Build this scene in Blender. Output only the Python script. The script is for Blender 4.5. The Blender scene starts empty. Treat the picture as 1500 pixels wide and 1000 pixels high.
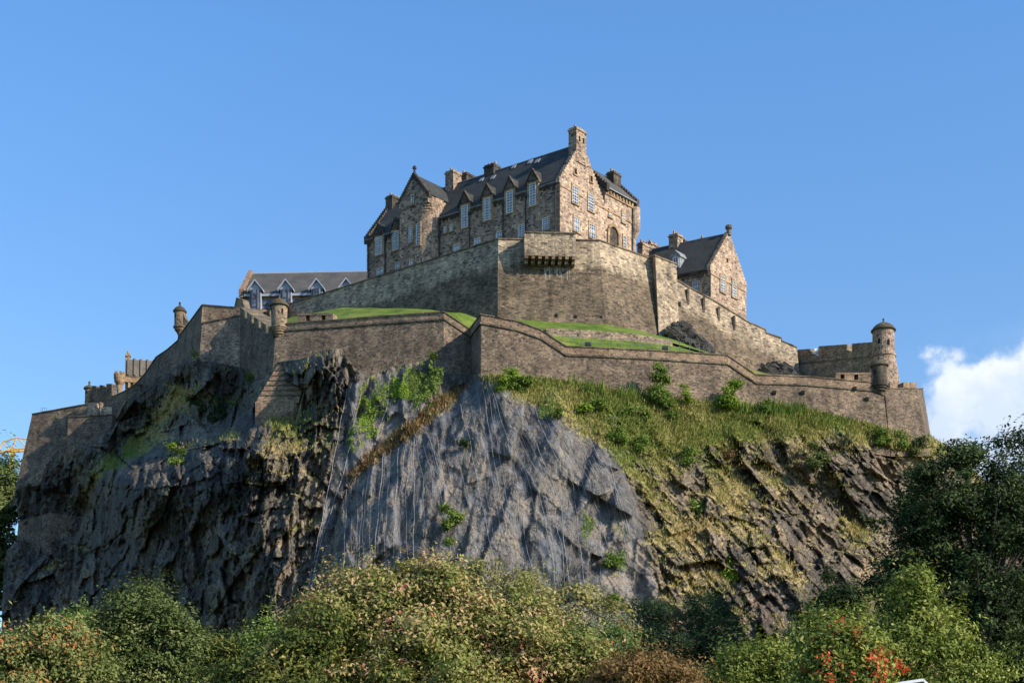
import bpy, math, random
import numpy as np
from mathutils import Vector

random.seed(7)
rng = np.random.default_rng(11)
sc = bpy.context.scene
COL = sc.collection

# ------------------------------------------------------------------ camera, sky, sun, exposure
FPX, HOR, EYE = 2083.3, 1200.0, 2.0          # focal length in photo pixels, horizon row, eye height
cam = bpy.data.cameras.new('camera')
cam.lens = 50.0; cam.sensor_width = 36.0; cam.sensor_fit = 'HORIZONTAL'
cam.shift_y = (HOR - 500.0) / 1500.0
cam.clip_start = 0.5; cam.clip_end = 20000
cam_o = bpy.data.objects.new('camera', cam); COL.objects.link(cam_o)
cam_o.location = (0, 0, EYE); cam_o.rotation_euler = (math.radians(90), 0, 0)
sc.camera = cam_o

SUN = Vector((0.77, -0.405, 0.485)).normalized()
EL = math.asin(SUN.z); AZ = math.atan2(SUN.x, SUN.y)
w = bpy.data.worlds.new('World'); sc.world = w; w.use_nodes = True
wn = w.node_tree.nodes; wl = w.node_tree.links; wn.clear()
sky = wn.new('ShaderNodeTexSky'); sky.sky_type = 'NISHITA'; sky.sun_disc = False
sky.sun_elevation = EL; sky.sun_rotation = AZ
sky.air_density = 1.0; sky.dust_density = 0.35; sky.ozone_density = 2.2; sky.altitude = 100
SKY_STRENGTH = 0.15
bg = wn.new('ShaderNodeBackground'); bg.inputs[1].default_value = SKY_STRENGTH
wo = wn.new('ShaderNodeOutputWorld')
def wmath(op, a, b=None, clamp=False):
    n = wn.new('ShaderNodeMath'); n.operation = op; n.use_clamp = clamp
    for i, v in enumerate((a, b)):
        if v is None: continue
        if isinstance(v, (int, float)): n.inputs[i].default_value = v
        else: wl.new(v, n.inputs[i])
    return n.outputs[0]
tc = wn.new('ShaderNodeTexCoord'); sp = wn.new('ShaderNodeSeparateXYZ'); wl.new(tc.outputs['Generated'], sp.inputs[0])
az = wmath('ARCTAN2', sp.outputs[0], sp.outputs[1])       # azimuth to the right of north
el = wmath('ARCSINE', sp.outputs[2])
cx = wn.new('ShaderNodeCombineXYZ'); wl.new(az, cx.inputs[0]); wl.new(el, cx.inputs[1])
def wnoise(scale, detail, off):
    n = wn.new('ShaderNodeTexNoise'); n.inputs['Scale'].default_value = scale; n.inputs['Detail'].default_value = detail
    n.inputs['Roughness'].default_value = 0.55
    m = wn.new('ShaderNodeVectorMath'); m.operation = 'ADD'; m.inputs[1].default_value = off
    wl.new(cx.outputs[0], m.inputs[0]); wl.new(m.outputs[0], n.inputs['Vector'])
    return n.outputs['Fac']
def bump_at(a0, e0, ra, re):
    da = wmath('DIVIDE', wmath('SUBTRACT', az, a0), ra); de = wmath('DIVIDE', wmath('SUBTRACT', el, e0), re)
    d = wmath('SQRT', wmath('ADD', wmath('MULTIPLY', da, da), wmath('MULTIPLY', de, de)))
    return wmath('SUBTRACT', 1.0, d)
b1 = bump_at(0.318, 0.268, 0.066, 0.052)
b2 = bump_at(0.300, 0.243, 0.066, 0.040)
b3 = bump_at(0.355, 0.252, 0.060, 0.050)
b4 = bump_at(0.305, 0.300, 0.016, 0.022)
b5 = bump_at(0.345, 0.298, 0.020, 0.020)
bm = wmath('MAXIMUM', wmath('MAXIMUM', b1, b2), wmath('MAXIMUM', b3, wmath('MULTIPLY', wmath('MAXIMUM', b4, b5), 0.45)))
dens = wmath('ADD', wmath('SUBTRACT', bm, 0.13), wmath('MULTIPLY', wmath('SUBTRACT', wnoise(32, 9, (3.1, 1.7, 0)), 0.5), 1.9))
mr = wn.new('ShaderNodeMapRange'); mr.interpolation_type = 'SMOOTHSTEP'
wl.new(dens, mr.inputs[0]); mr.inputs[1].default_value = 0.06; mr.inputs[2].default_value = 0.52
mr.inputs[3].default_value = 0.0; mr.inputs[4].default_value = 0.93
thin = wmath('MULTIPLY', wmath('SUBTRACT', wnoise(9, 5, (7.3, 4.1, 0)), 0.55, clamp=True), 0.6)
thin = wmath('MULTIPLY', thin, bump_at(0.36, 0.27, 0.13, 0.12), clamp=True)
cov = wmath('ADD', mr.outputs[0], thin, clamp=True)
cr = wn.new('ShaderNodeValToRGB'); cr.color_ramp.elements[0].position = 0.36; cr.color_ramp.elements[1].position = 0.62
cr.color_ramp.elements[0].color = (3.7, 4.25, 5.1, 1); cr.color_ramp.elements[1].color = (5.9, 6.0, 6.2, 1)
crf = wmath('ADD', wmath('MULTIPLY', wnoise(22, 6, (1.3, 9.7, 0)), 0.6), wmath('MULTIPLY', wmath('SUBTRACT', el, 0.245), 4.2), clamp=True)
wl.new(crf, cr.inputs[0])
tint = wn.new('ShaderNodeMixRGB'); tint.blend_type = 'MULTIPLY'; tint.inputs[0].default_value = 1.0
er = wn.new('ShaderNodeMapRange'); wl.new(el, er.inputs[0]); er.inputs[1].default_value = 0.24; er.inputs[2].default_value = 0.50
ec = wn.new('ShaderNodeMixRGB'); wl.new(er.outputs[0], ec.inputs[0]); ec.inputs[1].default_value = (0.75, 0.91, 1.02, 1); ec.inputs[2].default_value = (0.70, 1.05, 1.31, 1)
wl.new(ec.outputs[0], tint.inputs[2])
wl.new(sky.outputs[0], tint.inputs[1])
mx = wn.new('ShaderNodeMixRGB'); wl.new(cov, mx.inputs[0]); wl.new(tint.outputs[0], mx.inputs[1]); wl.new(cr.outputs[0], mx.inputs[2])
wl.new(mx.outputs[0], bg.inputs[0]); wl.new(bg.outputs[0], wo.inputs[0])

sl = bpy.data.lights.new('sun', 'SUN'); sl.energy = 5.0; sl.angle = math.radians(0.5); sl.color = (1.0, 0.905, 0.77)
so = bpy.data.objects.new('sun', sl); COL.objects.link(so)
so.location = (200, -100, 200); so.rotation_euler = SUN.to_track_quat('Z', 'Y').to_euler()
sc.view_settings.view_transform = 'Standard'; sc.view_settings.look = 'None'
sc.view_settings.exposure = 0.42; sc.view_settings.gamma = 1.0; sc.view_settings.use_curve_mapping = False

# ------------------------------------------------------------------ helpers
def A(px, py, Y):                       # point in the place seen along a sight line at depth Y
    return Vector(((px - 750.0) * Y / FPX, Y, EYE + (HOR - py) * Y / FPX))
def ZY(py, Y): return EYE + (HOR - py) * Y / FPX

ORIG = {}
class MB:
    def __init__(s): s.v = []; s.f = []; s.m = []; s.d = []
    def vert(s, p, d=5.0): s.v.append(tuple(p)); s.d.append(d); return len(s.v) - 1
    def face(s, pts, mi=0, d=None):
        ids = [s.vert(p, 5.0 if d is None else d[i]) for i, p in enumerate(pts)]
        s.f.append(ids); s.m.append(mi)
    def box(s, o, a, b, c, mi=0):        # corner o, edge vectors a b c
        o, a, b, c = Vector(o), Vector(a), Vector(b), Vector(c)
        if a.cross(b).dot(c) < 0: a, b = b, a
        p = [o, o + a, o + a + b, o + b, o + c, o + a + c, o + a + b + c, o + b + c]
        for q in ((0, 3, 2, 1), (4, 5, 6, 7), (0, 1, 5, 4), (1, 2, 6, 5), (2, 3, 7, 6), (3, 0, 4, 7)):
            s.face([p[i] for i in q], mi)
    def prism(s, poly, vec, mi=0):       # extrude a planar polygon by vec
        poly = [Vector(p) for p in poly]; vec = Vector(vec)
        n = Vector((0, 0, 0))
        for i in range(len(poly)): n += (poly[i] - poly[0]).cross(poly[(i + 1) % len(poly)] - poly[0])
        if n.dot(vec) > 0: poly = poly[::-1]
        top = [p + vec for p in poly]
        s.face(poly, mi); s.face(top[::-1], mi)
        k = len(poly)
        for i in range(k):
            j = (i + 1) % k
            s.face([poly[j], poly[i], top[i], top[j]], mi)
    def lathe(s, c, prof, n=24, mi=0):   # c=(x,y); prof=[(r,z)] from top to bottom
        R = []
        for r, z in prof:
            R.append([(c[0] + r * math.cos(2 * math.pi * i / n), c[1] + r * math.sin(2 * math.pi * i / n), z) for i in range(n)])
        for k in range(len(prof) - 1):
            for i in range(n):
                j = (i + 1) % n
                s.face([R[k][i], R[k + 1][i], R[k + 1][j], R[k][j]], mi)
        s.face(R[0], mi); s.face(R[-1][::-1], mi)
    def tube(s, pts, rad, n=6, mi=0):
        pts = [Vector(p) for p in pts]
        if not isinstance(rad, (list, tuple)): rad = [rad] * len(pts)
        rings = []
        for i, p in enumerate(pts):
            t = (pts[min(i + 1, len(pts) - 1)] - pts[max(i - 1, 0)])
            if t.length < 1e-6: t = Vector((0, 0, 1))
            t.normalize()
            u = t.cross(Vector((0.31, 0.77, 0.12))).normalized(); v = t.cross(u)
            rings.append([p + (u * math.cos(2 * math.pi * k / n) + v * math.sin(2 * math.pi * k / n)) * rad[i] for k in range(n)])
        for i in range(len(pts) - 1):
            for k in range(n):
                j = (k + 1) % n
                s.face([rings[i][k], rings[i][j], rings[i + 1][j], rings[i + 1][k]], mi)
        s.face(rings[0][::-1], mi); s.face(rings[-1], mi)
    def build(s, name, mats, parent=None, smooth=False):
        if not isinstance(mats, (list, tuple)): mats = [mats]
        me = bpy.data.meshes.new(name)
        o0 = ORIG.get(parent.name, Vector((0, 0, 0))) if parent else Vector((0, 0, 0))
        V = [Vector(p) for p in s.v]
        me.from_pydata([p - o0 for p in V], [], s.f)
        for m in mats: me.materials.append(m)
        me.polygons.foreach_set('material_index', s.m)
        uv = me.uv_layers.new(name='UVMap'); buf = []
        for f in s.f:
            a = V[f[0]]; n = Vector((0, 0, 0))
            for i in range(1, len(f) - 1): n += (V[f[i]] - a).cross(V[f[i + 1]] - a)
            if n.length < 1e-9: n = Vector((0, 0, 1))
            n.normalize()
            if abs(n.z) > 0.9:
                for i in f: buf += [V[i].x, V[i].y]
            else:
                t = Vector((0, 0, 1)).cross(n).normalized(); b = n.cross(t)
                for i in f: buf += [V[i].dot(t), V[i].dot(b)]
        uv.data.foreach_set('uv', buf)
        at = me.attributes.new('drop', 'FLOAT', 'POINT'); at.data.foreach_set('value', s.d)
        if smooth: me.polygons.foreach_set('use_smooth', [True] * len(s.f))
        me.update()
        o = bpy.data.objects.new(name, me); COL.objects.link(o)
        if parent: o.parent = parent
        ORIG[o.name] = o0
        return o

def thing(name, loc, label, cat, group=None):
    o = bpy.data.objects.new(name, None); COL.objects.link(o)
    o.location = loc; o.empty_display_size = 1
    o['label'] = label; o['category'] = cat
    if group: o['group'] = group
    ORIG[o.name] = Vector(loc)
    return o
def tag(o, label, cat, group=None):
    o['label'] = label; o['category'] = cat
    if group: o['group'] = group
    return o

# ------------------------------------------------------------------ materials
class N:
    def __init__(s, name, rough=0.9):
        s.m = bpy.data.materials.new(name); s.m.use_nodes = True
        s.nt = s.m.node_tree; s.nt.nodes.clear()
        s.out = s.new('ShaderNodeOutputMaterial'); s.b = s.new('ShaderNodeBsdfPrincipled')
        s.b.inputs['Roughness'].default_value = rough
        s.b.inputs['Specular IOR Level'].default_value = 0.25
        s.L(s.b.outputs[0], s.out.inputs[0])
    def new(s, t, **k):
        n = s.nt.nodes.new(t)
        for a, v in k.items(): setattr(n, a, v)
        return n
    def L(s, a, b): s.nt.links.new(a, b)
    def put(s, sock, v):
        if hasattr(v, 'is_output') or isinstance(v, bpy.types.NodeSocket): s.L(v, sock)
        else: sock.default_value = v
    def math(s, op, a, b=0.0, clamp=False):
        n = s.new('ShaderNodeMath', operation=op); n.use_clamp = clamp
        s.put(n.inputs[0], a); s.put(n.inputs[1], b); return n.outputs[0]
    def mix(s, f, a, b, mode='MIX'):
        n = s.new('ShaderNodeMixRGB', blend_type=mode)
        s.put(n.inputs[0], f); s.put(n.inputs[1], c4(a)); s.put(n.inputs[2], c4(b)); return n.outputs[0]
    def ramp(s, f, els, const=False):
        n = s.new('ShaderNodeValToRGB'); e = n.color_ramp.elements
        if const: n.color_ramp.interpolation = 'CONSTANT'
        while len(e) < len(els): e.new(0.5)
        for i, (p, c) in enumerate(els): e[i].position = p; e[i].color = c4(c)
        s.L(f, n.inputs[0]); return n.outputs[0]
    def noise(s, vec, scale, detail=4, rough=0.55):
        n = s.new('ShaderNodeTexNoise'); n.inputs['Scale'].default_value = scale
        n.inputs['Detail'].default_value = detail; n.inputs['Roughness'].default_value = rough
        if vec is not None: s.L(vec, n.inputs['Vector'])
        return n.outputs['Fac']
    def uv(s, sx=1, sy=1, warp=0.0):
        t = s.new('ShaderNodeUVMap'); t.uv_map = 'UVMap'
        v = t.outputs[0]
        if warp:
            n = s.new('ShaderNodeTexNoise'); n.inputs['Scale'].default_value = 0.9; s.L(v, n.inputs['Vector'])
            a = s.new('ShaderNodeVectorMath', operation='MULTIPLY_ADD'); s.L(n.outputs['Color'], a.inputs[0])
            a.inputs[1].default_value = (warp, warp, 0); s.L(v, a.inputs[2]); v = a.outputs[0]
        m = s.new('ShaderNodeVectorMath', operation='MULTIPLY'); s.L(v, m.inputs[0]); m.inputs[1].default_value = (sx, sy, 1)
        return m.outputs[0]
    def pos(s):
        g = s.new('ShaderNodeNewGeometry'); return g.outputs['Position']
    def posm(s, sx, sy, sz):
        m = s.new('ShaderNodeVectorMath', operation='MULTIPLY'); s.L(s.pos(), m.inputs[0]); m.inputs[1].default_value = (sx, sy, sz)
        return m.outputs[0]
    def attr(s, name):
        a = s.new('ShaderNodeAttribute'); a.attribute_name = name; return a
    def rng(s, f, a, b, c, d, smooth=False):
        n = s.new('ShaderNodeMapRange'); n.clamp = True
        if smooth: n.interpolation_type = 'SMOOTHSTEP'
        s.put(n.inputs[0], f)
        for i, v in enumerate((a, b, c, d)): s.put(n.inputs[i + 1], v)
        return n.outputs[0]
    def bump(s, h, strength=0.5, dist=0.1):
        n = s.new('ShaderNodeBump'); n.inputs['Strength'].default_value = strength; n.inputs['Distance'].default_value = dist
        s.L(h, n.inputs['Height']); s.L(n.outputs[0], s.b.inputs['Normal'])
    def color(s, c): s.put(s.b.inputs['Base Color'], c4(c))
def c4(c):
    if isinstance(c, (tuple, list)): return tuple(c[:3]) + (1.0,)
    if isinstance(c, (int, float)): return (c, c, c, 1.0)
    return c

def stone(name, cols, w=0.75, h=0.36, mortar=(0.16, 0.14, 0.115), mort=0.45, stain=0.55, band=None, streak=0.4, rough_amt=0.5, tone=1.0, spots=.05):
    """random-coursed rubble: every stone its own colour, worn joints, damp streaks and patches"""
    n = N(name, 0.92); w *= .58; h *= .60
    mean = [sum(c[i] for c in cols) / len(cols) for i in range(3)]
    cols = [tuple(min(1, (c[i] * .68 + mean[i] * .32) * k) for i, k in enumerate((1.08, .972, .87))) for c in cols]
    uv = n.uv(1 / w, 1 / h, 0.15)
    vo = n.new('ShaderNodeTexVoronoi', voronoi_dimensions='2D', feature='F1'); vo.inputs['Scale'].default_value = 1; vo.inputs['Randomness'].default_value = 0.72
    n.L(uv, vo.inputs['Vector'])
    ve = n.new('ShaderNodeTexVoronoi', voronoi_dimensions='2D', feature='DISTANCE_TO_EDGE'); ve.inputs['Scale'].default_value = 1; ve.inputs['Randomness'].default_value = 0.72
    n.L(uv, ve.inputs['Vector'])
    sx = n.new('ShaderNodeSeparateColor'); n.L(vo.outputs['Color'], sx.inputs[0])
    col = n.ramp(sx.outputs[0], [(i / len(cols), c) for i, c in enumerate(cols)], True)
    col = n.mix(0.4, col, n.mix(1.0, col, n.ramp(sx.outputs[1], [(0, (0.6,) * 3), (1, (1.4,) * 3)]), 'MULTIPLY'))
    col = n.mix(n.rng(sx.outputs[2], 1 - spots, 1 - spots + .02, 0, .8), col, (0.035, 0.032, 0.03))
    e = n.rng(ve.outputs['Distance'], 0.03, 0.13, 0, 1)
    col = n.mix(n.math('MULTIPLY', n.math('SUBTRACT', 1.0, e), mort), col, mortar)
    # fine grain
    col = n.mix(0.5, col, n.mix(1.0, col, n.ramp(n.noise(n.posm(1, 1, 1), 3.2, 6, 0.7), [(0.25, (0.45,) * 3), (0.75, (1.5,) * 3)]), 'MULTIPLY'))
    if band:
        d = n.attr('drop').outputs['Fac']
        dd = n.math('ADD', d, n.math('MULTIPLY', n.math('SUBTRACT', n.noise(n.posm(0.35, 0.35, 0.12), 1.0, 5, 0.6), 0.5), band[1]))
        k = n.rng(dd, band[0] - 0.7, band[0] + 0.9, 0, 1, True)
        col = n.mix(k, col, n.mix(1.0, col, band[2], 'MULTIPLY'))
    m2_ = n.noise(n.posm(.75, .75, .95), 1.0, 5, 0.7)
    col = n.mix(.6, col, n.mix(1.0, col, n.ramp(m2_, [(0.36, (0.5, .49, .48)), (0.5, (1, 1, 1)), (0.64, (1.4, 1.37, 1.3))]), 'MULTIPLY'))
    # large damp patches and vertical run-off streaks
    p = n.noise(n.posm(0.22, 0.22, 0.26), 1.0, 7, 0.68)
    col = n.mix(stain, col, n.mix(1.0, col, n.ramp(p, [(0.34, (0.36, 0.35, 0.34)), (0.5, (0.95, .95, .95)), (0.66, (1.5, 1.45, 1.35))]), 'MULTIPLY'))
    st = n.noise(n.posm(0.8, 0.8, 0.07), 1.0, 5, 0.6)
    col = n.mix(streak, col, n.mix(1.0, col, n.ramp(st, [(0.38, (0.34, 0.34, 0.35)), (0.52, (1, 1, 1)), (0.66, (1.25, 1.22, 1.15))]), 'MULTIPLY'))
    if tone != 1.0: col = n.mix(1.0, col, (tone,) * 3, 'MULTIPLY')
    n.color(col)
    hgt = n.math('ADD', e, n.math('MULTIPLY', n.noise(n.pos(), 4.0, 4), 0.8))
    n.bump(hgt, rough_amt, 0.12)
    return n.m

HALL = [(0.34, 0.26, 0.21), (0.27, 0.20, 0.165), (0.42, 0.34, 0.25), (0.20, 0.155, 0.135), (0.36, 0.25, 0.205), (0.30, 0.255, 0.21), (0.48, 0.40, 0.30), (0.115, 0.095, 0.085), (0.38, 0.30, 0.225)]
BAST = [(0.225, 0.185, 0.135), (0.18, 0.15, 0.115), (0.27, 0.225, 0.165), (0.14, 0.12, 0.095), (0.245, 0.2, 0.145), (0.20, 0.175, 0.135), (0.31, 0.265, 0.195), (0.075, 0.067, 0.058)]
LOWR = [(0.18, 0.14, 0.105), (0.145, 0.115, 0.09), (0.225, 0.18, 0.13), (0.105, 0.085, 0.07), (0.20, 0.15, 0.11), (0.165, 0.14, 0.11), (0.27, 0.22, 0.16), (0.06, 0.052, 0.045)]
M = {}
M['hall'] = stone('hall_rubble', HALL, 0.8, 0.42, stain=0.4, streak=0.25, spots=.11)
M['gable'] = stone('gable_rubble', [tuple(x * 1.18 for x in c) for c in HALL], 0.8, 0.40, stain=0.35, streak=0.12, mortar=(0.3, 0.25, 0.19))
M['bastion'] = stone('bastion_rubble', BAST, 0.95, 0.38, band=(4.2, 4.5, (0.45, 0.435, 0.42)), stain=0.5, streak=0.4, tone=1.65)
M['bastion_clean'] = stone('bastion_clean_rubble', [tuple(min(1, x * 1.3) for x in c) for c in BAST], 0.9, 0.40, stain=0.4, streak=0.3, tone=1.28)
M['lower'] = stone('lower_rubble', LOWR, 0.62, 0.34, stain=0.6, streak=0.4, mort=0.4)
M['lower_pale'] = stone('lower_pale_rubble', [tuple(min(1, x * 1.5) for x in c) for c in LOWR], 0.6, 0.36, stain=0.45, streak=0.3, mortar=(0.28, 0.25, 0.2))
M['parapet'] = stone('parapet_rubble', [(0.30, 0.225, 0.16), (0.24, 0.175, 0.125), (0.36, 0.28, 0.20), (0.17, 0.13, 0.105), (0.28, 0.19, 0.14)], 0.6, 0.3, stain=0.4, streak=0.2)
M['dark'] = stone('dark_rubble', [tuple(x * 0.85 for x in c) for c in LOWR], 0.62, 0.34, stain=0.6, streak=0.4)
M['ashlar'] = stone('ashlar', [(0.25, 0.2, 0.145), (0.30, 0.245, 0.18), (0.21, 0.17, 0.125)], 1.1, 0.5, mort=0.5, stain=0.65, streak=0.5)
M['coping'] = stone('coping_stone', [(0.15, 0.13, 0.10), (0.19, 0.165, 0.12), (0.11, 0.1, 0.08)], 1.4, 0.8, stain=0.7, streak=0.3)
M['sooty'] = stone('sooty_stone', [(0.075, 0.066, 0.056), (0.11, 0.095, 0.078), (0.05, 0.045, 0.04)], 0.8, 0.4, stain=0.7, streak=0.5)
M['surround'] = stone('dressed_sandstone', [(0.36, 0.26, 0.16), (0.30, 0.215, 0.135), (0.40, 0.30, 0.19)], 0.9, 0.5, stain=0.4, streak=0.2)
M['dome'] = stone('mossy_dome_stone', [(0.085, 0.082, 0.055), (0.11, 0.1, 0.065), (0.065, 0.062, 0.045)], 0.8, 0.5, stain=0.6, streak=0.2)

def slate(name, a, b):
    n = N(name, 0.75)
    br = n.new('ShaderNodeTexBrick'); n.L(n.uv(1, 1), br.inputs['Vector'])
    br.inputs['Scale'].default_value = 1; br.inputs['Brick Width'].default_value = 0.45; br.inputs['Row Height'].default_value = 0.32
    br.inputs['Mortar Size'].default_value = 0.025; br.inputs['Color1'].default_value = c4(a); br.inputs['Color2'].default_value = c4(b)
    br.inputs['Mortar'].default_value = (0.02, 0.02, 0.02, 1)
    p = n.noise(n.posm(0.35, 0.35, 0.35), 1, 6, 0.65)
    col = n.mix(0.7, br.outputs['Color'], n.mix(1.0, br.outputs['Color'], n.ramp(p, [(0.3, (0.5, 0.5, 0.5)), (0.55, (1, 1, 1)), (0.75, (1.5, 1.35, 1.05))]), 'MULTIPLY'))
    n.color(col); n.bump(br.outputs['Fac'], 0.4, -0.04)
    return n.m
M['slate'] = slate('slate', (0.062, 0.062, 0.054), (0.042, 0.043, 0.04))
M['slate_pale'] = slate('pale_slate', (0.125, 0.113, 0.098), (0.095, 0.088, 0.078))
M['stone_tile'] = slate('stone_tile', (0.20, 0.165, 0.12), (0.15, 0.125, 0.095))

def plain(name, c, rough=0.6, metal=0.0, var=0.35, sc_=1.5):
    n = N(name, rough); n.b.inputs['Metallic'].default_value = metal
    p = n.noise(n.posm(1, 1, 1), sc_, 5, 0.6)
    n.color(n.mix(1.0, c, n.ramp(p, [(0.3, (1 - var,) * 3), (0.7, (1 + var * 0.5,) * 3)]), 'MULTIPLY'))
    return n.m
M['white'] = plain('white_paint', (0.78, 0.78, 0.76), 0.5, var=0.15)
M['lead'] = plain('lead_flashing', (0.27, 0.28, 0.30), 0.5, var=0.4)
M['iron'] = plain('cast_iron_paint', (0.035, 0.036, 0.04), 0.5)
M['rail'] = plain('rail_steel', (0.13, 0.14, 0.15), 0.5)
M['grey_render'] = plain('grey_panel', (0.34, 0.37, 0.43), 0.6, var=0.15)
M['dark_panel'] = plain('dark_panel', (0.07, 0.075, 0.09), 0.4)
M['yellow'] = plain('yellow_paint', (0.75, 0.42, 0.06), 0.5, var=0.15)
M['pot'] = plain('clay_pot', (0.36, 0.24, 0.15), 0.85)
M['cable'] = plain('steel_cable', (0.29, 0.29, 0.295), 0.6, var=0.5)
M['canvas'] = plain('white_canvas', (0.75, 0.76, 0.78), 0.7, var=0.06)
n = N('glass', 0.08); n.b.inputs['Specular IOR Level'].default_value = 0.6; n.color(n.ramp(n.noise(n.pos(), 0.9, 2), [(0.4, (0.015, 0.02, 0.03)), (0.6, (0.13, 0.15, 0.18))])); M['glass'] = n.m
n = N('shadow_void', 1.0); n.color(n.ramp(n.noise(n.pos(), 2, 3), [(0.3, (0.008, 0.008, 0.009)), (0.7, (0.02, 0.02, 0.02))])); M['void'] = n.m
n = N('lime_run', 0.9); n.color(n.ramp(n.noise(n.posm(2, 2, 0.5), 1.5, 5), [(0.38, (0.17, 0.14, 0.11)), (0.62, (0.40, 0.37, 0.33))])); M['lime'] = n.m
n = N('bark', 0.95); n.color(n.ramp(n.noise(n.posm(3, 3, 0.8), 1.5, 5), [(0.3, (0.035, 0.028, 0.022)), (0.7, (0.11, 0.09, 0.07))])); M['bark'] = n.m

def turf(name, a, b, c):
    n = N(name, 0.95)
    p = n.noise(n.posm(0.3, 0.3, 0.3), 1, 6, 0.7)
    col = n.ramp(p, [(0.36, tuple(x * .75 for x in a)), (0.5, b), (0.64, c)])
    col = n.mix(0.5, col, n.mix(1.0, col, n.ramp(n.noise(n.posm(1, 1, 1), 4.0, 4, 0.7), [(0.3, (0.5,) * 3), (0.7, (1.4,) * 3)]), 'MULTIPLY'))
    n.color(col); n.bump(n.noise(n.pos(), 5, 4, 0.7), 0.6, 0.1)
    return n.m
M['turf'] = turf('mown_turf', (0.070, 0.115, 0.012), (0.105, 0.16, 0.016), (0.18, 0.19, 0.04))
M['ground'] = turf('park_ground', (0.03, 0.05, 0.015), (0.05, 0.075, 0.02), (0.08, 0.08, 0.03))
M['yard'] = turf('gravel_yard', (0.12, 0.1, 0.08), (0.16, 0.14, 0.11), (0.2, 0.17, 0.14))

# rock
n = N('basalt', 0.93)
at = n.attr('cover'); sepc = n.new('ShaderNodeSeparateColor'); n.L(at.outputs['Color'], sepc.inputs[0])
g, dry, kind = sepc.outputs[0], sepc.outputs[1], sepc.outputs[2]
P = n.posm(1, 1, 1)
big = n.noise(n.posm(0.09, 0.09, 0.09), 1, 5, 0.6)
rock = n.ramp(big, [(0.3, (0.075, 0.068, 0.060)), (0.5, (0.115, 0.100, 0.084)), (0.68, (0.19, 0.152, 0.108))])
rock = n.mix(n.rng(kind, 0.2, 0.8, 0, 1), rock, n.mix(0.6, rock, (0.140, 0.118, 0.092)))
rock = n.mix(1.0, rock, n.ramp(n.attr('tone').outputs['Fac'], [(0.1, (0.55, 0.55, 0.57)), (0.5, (1, 1, 1)), (0.9, (1.75, 1.62, 1.42))]), 'MULTIPLY')
mid = n.noise(n.posm(0.7, 0.7, 0.35), 1, 7, 0.68)
rock = n.mix(1.0, rock, n.ramp(mid, [(0.28, (0.42,) * 3), (0.5, (1,) * 3), (0.72, (1.6, 1.52, 1.38))]), 'MULTIPLY')
fine = n.noise(P, 2.6, 6, 0.72)
rock = n.mix(0.75, rock, n.mix(1.0, rock, n.ramp(fine, [(0.36, (0.4,) * 3), (0.64, (1.65,) * 3)]), 'MULTIPLY'))
rot = n.new('ShaderNodeMapping'); rot.inputs['Rotation'].default_value = (0, math.radians(42), 0); n.L(n.pos(), rot.inputs['Vector'])
def blocks(vec, sx, sy, sz, w0, w1):
    m_ = n.new('ShaderNodeVectorMath', operation='MULTIPLY'); n.L(vec, m_.inputs[0]); m_.inputs[1].default_value = (sx, sy, sz)
    wn_ = n.new('ShaderNodeTexNoise'); wn_.inputs['Scale'].default_value = .8; wn_.inputs['Detail'].default_value = 4; n.L(m_.outputs[0], wn_.inputs['Vector'])
    ad = n.new('ShaderNodeVectorMath', operation='MULTIPLY_ADD'); n.L(wn_.outputs['Color'], ad.inputs[0]); ad.inputs[1].default_value = (.9, .9, .9); n.L(m_.outputs[0], ad.inputs[2])
    v_ = n.new('ShaderNodeTexVoronoi', feature='DISTANCE_TO_EDGE'); v_.inputs['Scale'].default_value = 1; n.L(ad.outputs[0], v_.inputs['Vector'])
    return n.rng(v_.outputs['Distance'], w0, w1, 0, 1)
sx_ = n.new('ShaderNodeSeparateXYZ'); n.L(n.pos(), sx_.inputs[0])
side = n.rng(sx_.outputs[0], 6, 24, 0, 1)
cA = n.math('MULTIPLY', blocks(n.pos(), .55, .4, .24, .0, .10), n.rng(blocks(n.pos(), 1.3, .9, .6, .0, .12), 0, 1, .5, 1))
cB = n.math('MULTIPLY', blocks(rot.outputs[0], .26, .4, .62, .0, .10), n.rng(blocks(rot.outputs[0], .65, .9, 1.5, .0, .12), 0, 1, .5, 1))
mc = n.new('ShaderNodeMix'); n.L(side, mc.inputs[0]); n.L(cA, mc.inputs[2]); n.L(cB, mc.inputs[3]); crack = mc.outputs[0]
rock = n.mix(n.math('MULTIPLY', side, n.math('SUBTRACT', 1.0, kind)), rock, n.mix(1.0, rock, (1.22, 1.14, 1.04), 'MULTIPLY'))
rock = n.mix(n.math('MULTIPLY', n.math('SUBTRACT', 1.0, crack), n.rng(kind, 0, 1, .42, .25)), rock, (0.018, 0.017, 0.016))
lich = n.rng(n.noise(n.posm(0.5, 0.5, 0.5), 1.3, 7, 0.75), 0.58, 0.72, 0, 0.5)
rock = n.mix(lich, rock, (0.23, 0.215, 0.16))
gcol = n.ramp(dry, [(0.1, (0.075, 0.12, 0.02)), (0.4, (0.17, 0.19, 0.04)), (0.62, (0.30, 0.25, 0.085)), (0.85, (0.42, 0.31, 0.14))])
gcol = n.mix(0.7, gcol, n.mix(1.0, gcol, n.ramp(n.noise(P, 1.7, 6, 0.75), [(0.3, (0.42,) * 3), (0.7, (1.45,) * 3)]), 'MULTIPLY'))
gm = n.rng(n.math('ADD', g, n.math('MULTIPLY', n.math('SUBTRACT', n.noise(P, 0.9, 6, 0.7), 0.5), 0.9)), 0.42, 0.58, 0, 1)
n.color(n.mix(gm, rock, gcol))
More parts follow.
